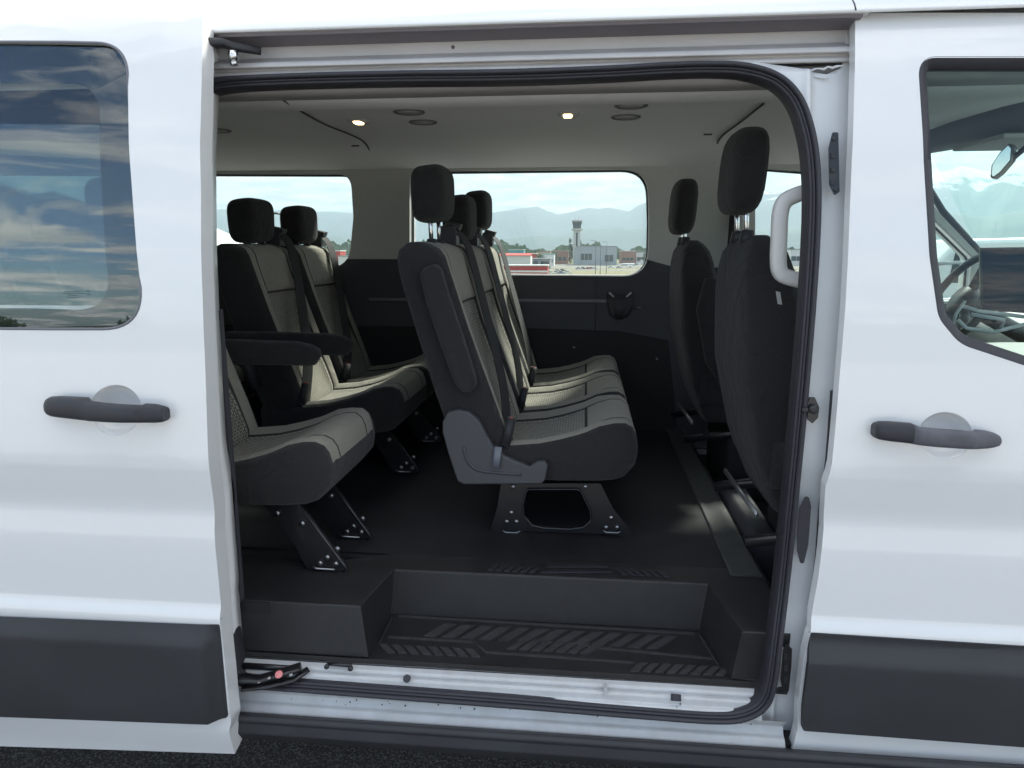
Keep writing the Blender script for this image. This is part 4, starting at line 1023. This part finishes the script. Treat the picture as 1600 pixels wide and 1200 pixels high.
# screen on the dash
mb = MB(); a, b_, c, d = P(1531,387,.95), P(1668,385,.75), P(1668,495,.75), P(1533,484,.95)
nn = Vector((.25,.9,0)).normalized()*.02
SC = (a,b_,c,d)
mb.add([a,b_,c,d, a+nn,b_+nn,c+nn,d+nn], [(0,1,2,3),(4,5,6,7),(0,1,5,4),(1,2,6,5),(2,3,7,6),(3,0,4,7)], 0, False)
mb.build('display_screen', mat('screen_case', (.10,.13,.16), .4, spec=.8), van, bevel=.003)
mb = MB(); cc = (SC[0]+SC[1]+SC[2]+SC[3])/4; mb.add([cc + (q-cc)*.95 + Vector((-.0004,-.002,0)) for q in SC], [(0,1,2,3)], 0, False); mb.build('screen_face', mat('screen_navy', (.03,.055,.10), .12, spec=1), bpy.data.objects['display_screen'])
# mirror
mb = MB(); a, b_, c, d = P(1579,222,.90), P(1582,252,.90), P(1552,281,.98), P(1550,255,.98)
pl = roundpoly([(1577,223),(1582,229),(1580,250),(1562,271),(1550,280),(1547,276),(1549,258),(1562,238)], 2, 2)
pp = [P(x, y, .93) for x, y in pl]; n = len(pp)
mb.add(pp + [p + Vector((.03,.03,0)) for p in pp], [list(range(n)), [n+i for i in range(n)]] + [(i, (i+1) % n, n+(i+1) % n, n+i) for i in range(n)], 0, False)
mr = mb.build('rear_view_mirror', mat('mirror_case', (.05,.06,.06), .4), van, bevel=.002)
mb = MB(); cc = sum(pp, Vector())/n; mb.add([cc + (p-cc)*.86 + Vector((-.001,-.002,0)) for p in pp], [list(range(n))], 0, False); mb.build('mirror_face', mat('mirror_glass', (.60,.64,.64), .08, metal=.9), mr)
mb = MB(); mb.tube([cc + Vector((.03,.02,0)), Vector((cc.x+.14, cc.y+.02, 1.86))], .008, n=8); mb.build('mirror_stalk', plastic, mr)
mb = MB(); mb.box((1.22,.92,1.825),(1.44,1.22,1.84)); mb.build('sun_visor', trim_l, van, bevel=.006)

# ==================================================================== OUTSIDE
GZ = -11.0
def G(px, Y): """ground point seen in column px at depth Y"""; p = P(px, 391, Y); return Vector((p.x, Y, GZ))
def hpx(n, Y): return n*(Y - CAM.y)/FPX
def simple(name, col, **k): return mat(name, col, k.pop('rough', .8), **k)
grass = mat('grass', (.13, .14, .05), .95, noise=.35, nscale=.05)
# ground: plateau with the parking lot, falling to the airfield
rows_ = [(-20000,-3),(-300,-1.0),(-90,-.4),(-40,-.03),(0,-.03),(13,-.03),(16,-.5),(60,GZ),(400,GZ),(3000,GZ),(30000,GZ)]
mb = MB(); xs_ = [-30000,-3000,-600,-150,-40,0,40,150,600,3000,30000]
vs = [(x, y, z) for y, z in rows_ for x in xs_]; n = len(xs_)
mb.add(vs, [(j*n+i, j*n+i+1, (j+1)*n+i+1, (j+1)*n+i) for j in range(len(rows_)-1) for i in range(n-1)], 0, False)
tag(mb.build('ground', grass), kind='structure')
mb = MB(); mb.add([(-40,-30,0),(40,-30,0),(40,12.5,0),(-40,12.5,0)], [(0,1,2,3)], 0, False); tag(mb.build('asphalt', asphalt), kind='structure')
mb = MB(); mb.add([(-60,-40,.004),(60,-40,.004),(60,-3.2,.004),(-60,-3.2,.004)], [(0,1,2,3)], 0, False); tag(mb.build('added_bounce_ground', mat('bounce_ground_pale', (.38,.37,.35), .9, noise=.15, nscale=2)), kind='structure')  # pale sheet out of view behind the camera, added to bounce light onto lower panels
tarmac = mat('concrete_apron', (.17,.165,.14), .9, noise=.12, nscale=.03)
mb = MB()
for y0, y1, z in ((500, 660, GZ+.05), (760, 800, GZ+.05)): mb.add([(-1500,y0,z),(1500,y0,z),(1500,y1,z),(-1500,y1,z)], [(0,1,2,3)], 0, False)
tag(mb.build('apron', tarmac), kind='structure')
straw = mat('dry_grass', (.17,.15,.06), .95, noise=.2, nscale=.06)
mb = MB(); mb.add([(-900,250,GZ+.03),(900,250,GZ+.03),(900,499,GZ+.03),(-900,499,GZ+.03)], [(0,1,2,3)], 0, False); tag(mb.build('dry_grass_strip', straw), kind='structure')
mb = MB(); mb.add([(-900,442,GZ+.08),(900,436,GZ+.08),(900,462,GZ+.08),(-900,482,GZ+.08)], [(0,1,2,3)], 0, False); tag(mb.build('airfield_road', tarmac), kind='structure')

# mountains: two ridges laid out by bearing
SK = [(-2500,318),(-900,325),(-200,334),(330,331),(560,336),(640,333),(700,335),(760,333),(800,336),(845,331),(870,337),(915,328),(935,334),(960,330),(975,337),(1000,325),(1015,320),(1060,316),(1120,318),(1200,310),(1230,303),(1262,298),(1340,303),(1400,296),(1460,286),(1485,278),(1505,283),(1525,287),(1552,276),(1600,272),(1800,282),(2300,300),(4200,320)]
def ridge(name, D, sk, lift, dep, m_, seed, jag, base=GZ-30):
    mb = MB(); cols = 420; rowsn = 14; vs = []
    for i in range(cols):
        px = -2500 + 6600*i/(cols-1); h_ = max(2, 391 - np.interp(px, [a for a, b in sk], [b for a, b in sk]))*lift
        fn = mnoise.fractal(Vector((px*.02, seed, 0)), .9, 2.1, 5)
        for j in range(rowsn):
            t_ = j/(rowsn-1); Y = D + dep*t_; p = P(px, 391, Y)
            prof = math.sin(min(1, t_*1.35)*math.pi/2)**1.15 if t_ < .74 else 1-(t_-.74)*2.2
            rn = mnoise.fractal(Vector((p.x*.0011+seed, p.y*.0011, 3)), .8, 2.2, 6)
            z = base + (h_*(D + dep*.74)/FPX - base)*prof*(1 + jag*rn*(1 if .05 < t_ < .7 else .35)) + fn*jag*14
            vs.append((p.x, p.y, z if j else base))
    mb.add(vs, [(i*rowsn+j, (i+1)*rowsn+j, (i+1)*rowsn+j+1, i*rowsn+j+1) for i in range(cols-1) for j in range(rowsn-1)])
    return tag(mb.build(name, m_), kind='structure')
rock = mat('mountain_rock', (.06,.08,.095), .95, noise=.4, nscale=.004); t = rock.node_tree; bsd = t.nodes['Principled BSDF']
geo = t.nodes.new('ShaderNodeNewGeometry'); sp_ = t.nodes.new('ShaderNodeSeparateXYZ'); t.links.new(geo.outputs['Position'], sp_.inputs[0])
nz = t.nodes.new('ShaderNodeTexNoise'); nz.inputs['Scale'].default_value = .006; nz.inputs['Detail'].default_value = 8; t.links.new(geo.outputs['Position'], nz.inputs[0])
ma = t.nodes.new('ShaderNodeMath'); ma.operation = 'MULTIPLY_ADD'; ma.inputs[1].default_value = 900; t.links.new(nz.outputs[0], ma.inputs[0]); t.links.new(sp_.outputs[2], ma.inputs[2])
mr_ = t.nodes.new('ShaderNodeMapRange'); mr_.inputs[1].default_value = 1050; mr_.inputs[2].default_value = 1130; t.links.new(ma.outputs[0], mr_.inputs[0])
mxx = t.nodes.new('ShaderNodeMix'); mxx.data_type = 'RGBA'; t.links.new(mr_.outputs[0], mxx.inputs[0])
lk = bsd.inputs['Base Color'].links[0].from_socket; t.links.new(lk, mxx.inputs[6]); mxx.inputs[7].default_value = (.8,.82,.85,1); t.links.new(mxx.outputs[2], bsd.inputs['Base Color'])
ridge('mountains', 6500, SK, 1.0, 2600, rock, 2, .16)
ridge('foothills', 4300, [(a, 391-(391-b)*.42 + 9*math.sin(a*.011)) for a, b in SK], 1.0, 1200, mat('forest_slope', (.05,.075,.07), .95, noise=.3, nscale=.01), 9, .2)

# trees: small crown + trunk with leaf clusters; copies share the mesh
bark = mat('bark', (.08,.06,.045), .95)
def leafm(name, c): return mat(name, c, .85, noise=.45, nscale=1.2)
lm = [leafm('leaf_mid', (.075,.12,.045)), leafm('leaf_dark', (.035,.06,.03)), leafm('leaf_pale', (.12,.15,.06))]
def make_tree(kind, H_, Wd, m_, seed, leaves=520, ls=.35):
    rd = random.Random(seed); root = empty('tree')
    mb = MB(); mb.tube([(0,0,-.5),(.1,0,H_*.3),(-.05,.05,H_*.6),(0,0,H_*.92)], [(H_*.022,)*2,(H_*.018,)*2,(H_*.012,)*2,(H_*.004,)*2], n=7)
    for k_ in range(7):
        a = rd.uniform(0, 6.28); z0 = H_*rd.uniform(.25,.7); l_ = Wd*.38*(1.1-z0/H_)
        mb.tube([(0,0,z0), (l_*.5*math.cos(a), l_*.5*math.sin(a), z0+l_*.3), (l_*math.cos(a), l_*math.sin(a), z0+l_*.55)], [(H_*.008,)*2,(H_*.005,)*2,(H_*.002,)*2], n=5)
    mb.build('trunk', bark, root)
    mb = MB(); cl_ = []
    for k_ in range(22 if kind != 'conifer' else 30):
        z_ = rd.uniform(.25, 1)
        if kind == 'conifer': z_ = rd.uniform(.08, 1); r_ = Wd/2*(1.03-z_)*rd.uniform(.5,1)
        else: r_ = Wd/2*math.sqrt(max(.02, 1-((z_-.6)/.45)**2))*rd.uniform(.2,.85)
        a = rd.uniform(0, 6.28); cl_.append((r_*math.cos(a), r_*math.sin(a), z_*H_, Wd*(.16 if kind != 'conifer' else .12)*rd.uniform(.7,1.3)))
    for k_ in range(leaves):
        cx, cy_, cz, cr_ = rd.choice(cl_); d = Vector((rd.gauss(0,1), rd.gauss(0,1), rd.gauss(0,.8)))*cr_*.6
        p = Vector((cx, cy_, cz)) + d; u_ = Vector((rd.gauss(0,1), rd.gauss(0,1), rd.gauss(0,1))).normalized()*ls; v_ = u_.cross(Vector((rd.gauss(0,1), rd.gauss(0,1), rd.gauss(0,1)))).normalized()*ls*.7
        mb.add([p-u_, p+v_, p+u_, p-v_], [(0,1,2,3)], 0, False)
    mb.build('crown', m_, root)
    return root
protos = [make_tree('round', 9, 7, lm[0], 1, ls=.42), make_tree('round', 8, 8, lm[2], 2, ls=.42), make_tree('conifer', 12, 4.5, lm[1], 3, ls=.35), make_tree('round', 10, 6, lm[1], 4, ls=.4)]
desc = ['mid green round tree', 'pale green spreading tree', 'dark pointed conifer', 'dark rounded tree']
used = [False]*4
def put_tree(k_, px, Y, hp_, where, group='trees beyond the airfield', z=None):
    o = protos[k_] if not used[k_] else copy_tree(protos[k_]); used[k_] = True
    p = G(px, Y) if z is None else Vector((px, Y, z)); o.location = p; s_ = hp_/[9,8,12,10][k_]; o.scale = (s_, s_, s_); o.rotation_euler = (0,0,random.uniform(0,6))
    o['label'] = desc[k_] + ' ' + where; o['category'] = 'tree'; o['group'] = group; return o
put_tree(2, 891, 655, 22, 'standing against the left side of the control tower', 'trees by the tower')
put_tree(3, 883, 690, 12, 'just left of the conifer by the tower', 'trees by the tower')
put_tree(2, 516, 420, 15, 'seen low in the rear far window near the red building', 'trees by the red building')
put_tree(0, 526, 430, 9, 'beside the conifer in the rear far window', 'trees by the red building')
put_tree(3, 537, 450, 8, 'at the edge of the rear far window', 'trees by the red building')
rt = random.Random(5)
for i in range(0):
    px = 650 + i*8 + rt.uniform(-4,4); k_ = rt.choice((0,1,2,3)); 
    put_tree(k_, px, rt.uniform(880, 1150), rt.uniform(9, 14), 'in the tree line behind the buildings of the airfield')
for k_, px, Y, h_, wh in ((0,790,690,9,'behind the red roof, left in the middle far window'),(3,812,700,9,'behind the teal building'),(1,822,760,10,'between the teal and the tan building'),(0,838,820,11,'just above the tan building'),
    (3,858,800,10,'between the tan and the brown brick building'),(1,873,700,8,'in front of the brown brick building'),(3,968,720,9,'at the right end of the hangar roof'),(0,980,760,9,'behind the brick building right of the hangar'),(3,1000,780,10,'behind the low white building at the window edge'),
    (0,1205,800,10,'behind the long bluish grey building past the cab seat'),(3,1245,780,9,'framed by the grab handle'),(1,845,560,9,'before the white building with the teal roof'),(0,866,600,10,'at the left corner of the brown brick building'),(3,772,640,11,'left of the red roof beside the far headrest'),(1,806,620,9,'between the red roof and the teal building'),(0,1009,640,9,'at the extreme right edge of the middle far window')): put_tree(k_, px, Y, h_, wh)
# far wood as one mass
mb = MB(); rd = random.Random(11)
for i in range(16000):
    Y = rd.uniform(950, 2300); px = rd.uniform(250, 1750); p = G(px, Y) + Vector((0,0,rd.uniform(0, 17 + 6*math.sin(px*.05) + 3*math.sin(px*.21)))); u_ = Vector((rd.uniform(-1,1), 0, rd.uniform(-1,1))).normalized()*3.2; v_ = Vector((-u_.z, rd.uniform(-1,1), u_.x)).normalized()*2.5
    mb.add([p-u_, p+v_, p+u_, p-v_], [(0,1,2,3)], 0, False)
tag(mb.build('far_wood', lm[0]), 'distant green wood along the foot of the mountains', 'wood', kind='stuff')

# control tower
T = 690; tb = G(901, T); root = empty('control_tower', tb, 'pale concrete airport control tower with dark glazed cab, beside the grey hangar', 'control tower')
conc = mat('pale_concrete', (.50,.50,.49), .8); dgl = mat('dark_glazing', (.03,.05,.06), .15); ant = mat('antenna_grey', (.2,.2,.2), .6)
k1 = (T+1.41)/FPX; TH = 12.5 + (391-346)*k1
mb = MB(); s_ = 5.4*k1
mb.box((-s_,-s_,0),(-s_*.28,s_,TH-9)); mb.box((s_*.28,-s_,0),(s_,s_,TH-9)); mb.box((-s_*.27,-s_*.8,0),(s_*.27,s_*.9,TH-9)); mb.build('shaft', conc, root)
mb = MB(); mb.box((-s_*.26,-s_*.86,2),(s_*.26,-s_*.81,TH-12)); mb.build('shaft_glazing', dgl, root)
mb = MB(); mb.rings([[(r_*math.cos(a), r_*math.sin(a), z) for a in np.linspace(.39, .39+2*math.pi, 8, endpoint=False)] for r_, z in ((s_*1.1,TH-10.5),(s_*1.75,TH-9.3),(s_*1.75,TH-8.4),(s_*1.2,TH-8.3))], smooth=False); mb.build('gallery', conc, root)
mb = MB(); mb.rings([[(r_*math.cos(a), r_*math.sin(a), z) for a in np.linspace(.39, .39+2*math.pi, 8, endpoint=False)] for r_, z in ((s_*1.2,TH-8.2),(s_*1.2,TH-6),(s_*1.5,TH-2.2))], smooth=False); mb.build('cab_glazing', dgl, root)
mb = MB(); mb.rings([[(r_*math.cos(a), r_*math.sin(a), z) for a in np.linspace(.39, .39+2*math.pi, 8, endpoint=False)] for r_, z in ((s_*1.55,TH-2.2),(s_*1.6,TH-.8),(s_*.8,TH-.2))], smooth=False); mb.build('cab_roof', ant, root)
mb = MB()
for dx in (-2, 1.5): mb.tube([(dx,0,TH-.5),(dx,0,TH+3)], .12, n=6)
mb.build('antenna', ant, root)
# buildings
def building(name, px0, px1, pytop, Y, dep, wallm, label, cat='building', windows=(), roof=None, base=None, roofh=0, band=None):
    a = G(px0, Y); b_ = G(px1, Y); w_ = b_.x - a.x; k_ = (Y+1.41)/FPX
    z0 = GZ if base is None else base; H_ = (391-pytop)*k_ + 1.5 - z0
    root = empty(name, (a.x + w_/2, Y, z0), label, cat)
    mb = MB(); mb.box((-w_/2,0,-1),(w_/2,dep,H_)); mb.build('wall', wallm, root)
    mb = MB()
    if roofh: mb.prism([(-.6, H_), (dep/2, H_+roofh), (dep+.6, H_), (dep+.6,H_+.25), (dep/2,H_+roofh+.3), (-.6,H_+.25)], -w_/2-.5, w_/2+.5, ax='x')
    else: mb.box((-w_/2-.3,-.3,H_),(w_/2+.3,dep+.3,H_+.5))
    mb.build('roof', roof or wallm, root)
    for u0, u1, v0, v1 in windows:
        mb = MB(); mb.box((-w_/2+u0*w_, -.12, v0*H_), (-w_/2+u1*w_, .1, v1*H_)); o = mb.build('window', dgl, root)
        nb = max(1, int((u1-u0)*w_/3)); mb = MB()
        for q in range(nb+1): x_ = -w_/2+u0*w_ + (u1-u0)*w_*q/nb; mb.box((x_-.12,-.2,v0*H_),(x_+.12,-.1,v1*H_))
        mb.build('window_frame', conc, o)
    if band: mb = MB(); mb.box((-w_/2-.05,-.15,band[0]*H_),(w_/2+.05,0,band[1]*H_)); mb.build('wall_band', band[2], root)
    return root
metalw = mat('grey_cladding', (.33,.36,.38), .6); redw = mat('red_cladding', (.45,.05,.04), .7); brickw = mat('brown_brick', (.30,.15,.10), .9); whitew = mat('white_wall', (.7,.7,.68), .8); tealw = mat('teal_cladding', (.10,.30,.32), .7); tanw = mat('tan_wall', (.45,.36,.25), .85); rf = mat('grey_roof', (.25,.26,.27), .8)
building('hangar', 900, 964, 386, 600, 40, metalw, 'large grey metal hangar to the right of the control tower', 'hangar', [(.12,.40,.28,.62),(.70,.92,.2,.55)], roof=rf)
building('hangar_annex', 897, 906, 389, 599, 20, metalw, 'low grey annex between the tower and the hangar', 'building')
building('brick_building', 862, 888, 393, 640, 20, brickw, 'brown brick building left of the conifer by the tower', windows=[(.1,.9,.3,.55)], roof=tanw)
building('brick_building', 970, 993, 393, 640, 20, brickw, 'brown brick building at the right end of the hangar', windows=[(.1,.9,.3,.5)], roof=whitew)
building('white_building', 994, 1010, 395, 650, 20, whitew, 'low white building at the right edge of the far window', windows=[(.1,.9,.3,.6)], roof=rf)
building('terminal', 826, 860, 405, 480, 20, rf, 'dark glazed low terminal beside the red roof', windows=[(.08,.46,.3,.8),(.54,.95,.3,.8)], roof=rf)
building('red_building', 781, 829, 400, 420, 14, whitew, 'white building with a bright red roof, left in the far window', roof=redw, roofh=1.2, band=(.30,.44,redw))
building('red_building', 786, 856, 415.5, 330, 10, redw, 'long low red building with pale bands nearest below the window edge', roof=whitew, band=(.45,.6,whitew))
building('teal_building', 795, 818, 391, 700, 20, tealw, 'teal building behind the red roof', windows=[(.1,.9,.3,.6)], roof=whitew)
building('tan_building', 838, 860, 394, 720, 20, tanw, 'tan building behind the dark terminal', windows=[(.1,.9,.3,.6)], roof=brickw)
building('red_building', 520, 531, 393, 400, 10, redw, 'small red building seen low in the rear far window', roof=whitew)
building('white_building', 528, 546, 401, 380, 10, whitew, 'small white building beside the red one in the rear far window', roof=rf)
building('long_building', 1195, 1232, 388, 640, 20, metalw, 'long bluish grey building seen past the cab seat', windows=[(.05,.95,.3,.6)], roof=whitew)
building('white_building', 1236, 1262, 391, 600, 20, whitew, 'white building behind the grab handle', windows=[(.05,.95,.3,.6)], roof=rf)
building('long_building', 640, 700, 394, 700, 20, tanw, 'tan building low behind the bench headrest', windows=[(.05,.95,.3,.6)], roof=rf)
for k_, (n_, a_, b_, t_, Y_, m_, r_, l_) in enumerate((
  ('white_building', 700, 722, 392, 720, whitew, rf, 'white building just right of the bench headrests'),('long_building', 742, 776, 393, 760, metalw, rf, 'long grey building left of the red roof'),
  ('tan_building', 758, 782, 399, 560, tanw, brickw, 'tan building with brown roof behind the far shoulder belt'),('red_building', 822, 838, 397, 600, redw, whitew, 'small red building between teal and tan buildings'),
  ('white_building', 846, 866, 398, 560, whitew, tealw, 'white building with teal roof behind the dark terminal'),('brick_building', 1198, 1214, 391, 560, brickw, rf, 'brick building low beside the cab headrest post'),
  ('white_building', 1470, 1500, 389, 700, whitew, rf, 'white building seen through the windscreen'))):
    building(n_, a_, b_, t_, Y_, 16, m_, l_, windows=[(.1,.45,.3,.6),(.55,.9,.3,.6)], roof=r_)
# street lamps
pole = mat('pole_metal', (.06,.065,.07), .5)
def lamp(px, ytop, Y, al, label, grp='lamp posts on the airfield edge', base=GZ):
    k_ = (Y+1.41)/FPX; p = G(px, Y); H_ = (391-ytop)*k_ + 1.5 - base; root = empty('street_lamp', (p.x, Y, base), label, 'street lamp', grp)
    mb = MB(); mb.tube([(0,0,0),(0,0,H_)], [(.16,.16),(.09,.09)], n=8); mb.build('pole', pole, root)
    mb = MB(); mb.tube([(0,0,H_-.1),(-al*k_,0,H_)], (.07,.07), n=6); mb.build('arm', pole, root)
    mb = MB(); mb.box((-al*k_-.5,-.15,H_-.08),(-al*k_+.3,.15,H_+.1)); mb.build('lamp_head', pole, root)
lamp(931, 377, 330, 6, 'tallest dark lamp post in front of the grey hangar')
lamp(948, 379, 330, 5, 'dark lamp post right of the tallest one before the hangar')
lamp(938.5, 383, 345, 3, 'thin lamp post between the two taller ones at the hangar')
lamp(446, 334.5, 70, 14, 'lamp post with long arm behind the rear pair of headrests', 'lamp posts near the parked van')
lamp(544, 380, 200, 3, 'short lamp post at the right edge of the rear far window', 'lamp posts near the parked van')
# small jet
jm = mat('jet_white', (.8,.8,.8), .3, coat=.5); jp = G(984, 520); root = empty('jet_aeroplane', jp, 'small white jet parked on the apron right of the hangar', 'aeroplane')
mb = MB(); mb.tube([(-8,0,2.1),(-6.5,0,2.1),(-3,0,2.1),(3,0,2.1),(6,0,2.4),(8.5,0,2.8)], [(.1,.1),(.6,.6),(1,1),(1,1),(.6,.6),(.1,.1)], n=14); mb.build('fuselage', jm, root)
mb = MB(); mb.prism([(-1,-9),(1.5,-9),(3,0),(1.5,9),(-1+1,9),(-2,0)], 1.5, 1.7, ax='z'); mb.build('wing', jm, root)
mb = MB(); mb.prism([(6,2.5),(8.8,2.8),(9.6,5.4),(8.2,5.4)], -.1, .1); mb.prism([(7.8,-3),(9.2,-3),(9.4,3),(7.8,3)], 5.3, 5.45, ax='z'); mb.build('tail', jm, root)
mb = MB(); 
for s_ in (-1, 1): mb.tube([(3.5,1.5*s_,2.7),(6,1.5*s_,2.7)], .55, n=10)
mb.build('engine', rf, root)
mb = MB()
for x, y in ((-5,0),(1,-1.5),(1,1.5)): mb.tube([(x,y,0.05),(x,y,1.4)], .15, n=6)
mb.build('landing_gear', pole, root)
mb = MB(); mb.box((-5,-1.02,2.2),(3,-.9,2.5)); mb.build('window', dgl, root)
# parked vehicles
tyre = mat('tyre', (.02,.02,.02), .8); vgl = mat('vehicle_glass', (.03,.045,.05), .08)
def car(name, loc, L_, Wd, Hh, m_, label, rz=0, vanlike=False, cat='car', group=None):
    root = empty(name, loc, label, cat, group, rz)
    b0 = .3; sh = Hh*.55
    if vanlike: pr = [(-L_/2,b0),(-L_/2,Hh*.9),(-L_/2+.15,Hh),(L_*.22,Hh),(L_*.34,Hh*.86),(L_*.42,sh),(L_/2,sh*.85),(L_/2,b0)]
    else: pr = [(-L_/2,b0),(-L_/2,sh),(-L_*.38,sh*1.08),(-L_*.26,Hh*.98),(L_*.05,Hh),(L_*.22,sh*1.08),(L_*.45,sh*.9),(L_/2,sh*.7),(L_/2,b0)]
    mb = MB(); mb.prism(pr, -Wd/2, Wd/2); mb.build('body', m_, root, bevel=.08, seg=3)
    mb = MB(); z0, z1 = Hh*.62, Hh*.90
    for sy in (-1, 1):
        y0 = sy*(Wd/2+.003)
        cuts = [(-L_*.44,-L_*.26),(-L_*.24,-.02*L_),(0,.2*L_)] if vanlike else [(-L_*.28,-.03*L_),(-.01*L_,L_*.14)]
        for a, b_ in cuts: mb.add([(a,y0,z0),(b_,y0,z0),(b_-.06,y0,z1),(a+.06,y0,z1)], [(0,1,2,3)], 0, False)
    mb.build('window', vgl, root)
    for x in (-L_*.31, L_*.31):
        for sy in (-1, 1):
            mb = MB(); mb.tube([(x, sy*(Wd/2-.2), .34),(x, sy*(Wd/2+.02), .34)], .34, n=20); o = mb.build('wheel', tyre, root)
            mb = MB(); mb.tube([(x, sy*(Wd/2+.02), .34),(x, sy*(Wd/2+.035), .34)], .2, n=16); mb.build('rim', metal, o)
    return root
vp = P(338, 351, 10.5); wm = mat('vehicle_white', (.78,.78,.74), .35, coat=.6)
car('parked_van', (vp.x-1.75, 10.5, 0), 5.2, 1.95, 1.95, wm, 'white van parked beside, seen through the rear far window', 0, True, 'van')
pv = P(1640, 372, 9)
car('parked_car', (pv.x+.2, 10.2, 0), 4.6, 1.8, 1.68, wm, 'white car parked ahead, glimpsed through the windscreen', 0)
cm = [wm, mat('car_red', (.35,.03,.03), .3, coat=.5), mat('car_dark', (.04,.045,.05), .3, coat=.5), mat('car_blue', (.06,.12,.25), .3, coat=.5), mat('car_silver', (.4,.4,.41), .3, metal=.5)]
CARL = ['tiny dark car before the grey hangar, under its big window', 'tiny red car before the grey hangar', 'tiny dark car right of the red one before the hangar', 'tiny silver car leftmost in front of the hangar', 'tiny white car at the right part of the hangar front', 'tiny silver car off the right corner of the hangar',
 'tiny blue car behind the end of the long red building', 'tiny white car behind the end of the long red building', 'tiny silver car in the open right of the dark terminal', 'tiny dark car in the open left of the hangar', 'tiny blue car between the two red buildings', 'tiny red car between the two red buildings',
 'tiny white car past the near cab seat', 'tiny dark car past the near cab seat', 'tiny silver car framed by the grab handle', 'tiny white car between the lamp posts at the hangar', 'tiny white car just right of the long red building', 'tiny silver car nearest right of the long red building', 'tiny blue car alone on the pale apron', 'tiny white car alone left of the lamp posts', 'tiny dark car left behind the long red building']
cn = ['white', 'red', 'dark', 'blue', 'silver']
for i, (px, Y, k_) in enumerate(((912,470,2),(920,470,1),(926,475,2),(905,468,4),(955,500,0),(968,500,4),(835,400,3),(848,400,0),(872,420,4),(880,425,2),(812,370,3),(822,372,1),(1215,440,0),(1228,445,2),(1240,450,4),(930,472,0),(862,380,0),(870,384,4),(878,379,3),(888,386,0),(797,360,2))):
    g = G(px, Y); car('parked_car', (g.x, Y, GZ), 4.6, 1.8, 1.5, cm[k_], f'tiny {cn[k_]} car ' + ('before the grey hangar' if 900 < px < 970 else 'near the red buildings' if px < 900 else 'seen past the cab seat') + (f', {["leftmost","second","third","fourth","fifth","last"][min(i,5)]} of its row' if i < 6 else ''), 0, group='cars parked on the airfield side')['label'] = CARL[i]
# behind the camera: low rise with trees that the glass mirrors
mb = MB(); cols = 60; vs = []
for i in range(cols):
    x = -160 + 320*i/(cols-1); h_ = 2.6 + 2.2*mnoise.noise(Vector((x*.03, 0, 0))) + 1.5*math.sin(x*.02+1)
    vs += [(x,-60,-.2),(x,-72,h_*.8),(x,-90,h_),(x,-130,-.5)]
mb.add(vs, [(i*4+j, (i+1)*4+j, (i+1)*4+j+1, i*4+j+1) for i in range(cols-1) for j in range(3)])
tag(mb.build('hill', mat('dark_grass', (.05,.06,.03), .95, noise=.3, nscale=.4)), kind='structure')
mb = MB(); rd = random.Random(21)
cl_ = [(x, -78 + rd.uniform(-10,10), rd.uniform(.8,2.8), rd.uniform(.8,1.7)) for x in np.arange(-150, 150, 2.2) if mnoise.noise(Vector((x*.06, 5, 0))) > -.15]
for cx, cy_, cz, cr_ in cl_:
    for k_ in range(60):
        p = Vector((cx, cy_, cz)) + Vector((rd.gauss(0,1), rd.gauss(0,1), rd.gauss(0,1)))*cr_*.5; u_ = Vector((rd.gauss(0,1), rd.gauss(0,1), rd.gauss(0,1))).normalized()*.5; v_ = u_.cross(Vector((rd.gauss(0,1),1,rd.gauss(0,1)))).normalized()*.35
        mb.add([p-u_, p+v_, p+u_, p-v_], [(0,1,2,3)], 0, False)
tag(mb.build('scrub', lm[1]), 'dark scrub along the low rise mirrored in the van glass', 'scrub', kind='stuff')
# parts stay within thing > part > sub-part
def depth(o):
    d = 0
    while o.parent: o = o.parent; d += 1
    return d
for o in list(C.objects):
    while depth(o) > 2: o.parent = o.parent.parent

# ==================================================================== HAZE
mb = MB(); mb.box((-14000,-2500,-45),(14000,11000,900)); hzb = mb.build('haze', None or mat('haze_air', (1,1,1)))
hm = bpy.data.materials.new('haze_volume'); hm.use_nodes = True; t = hm.node_tree; t.nodes.clear()
vo = t.nodes.new('ShaderNodeVolumePrincipled'); vo.inputs['Color'].default_value = (.74,.92,1,1); vo.inputs['Density'].default_value = 1.4e-4; vo.inputs['Anisotropy'].default_value = .0
o_ = t.nodes.new('ShaderNodeOutputMaterial'); t.links.new(vo.outputs[0], o_.inputs['Volume']); hzb.data.materials.clear(); hzb.data.materials.append(hm)
tag(hzb, kind='stuff')
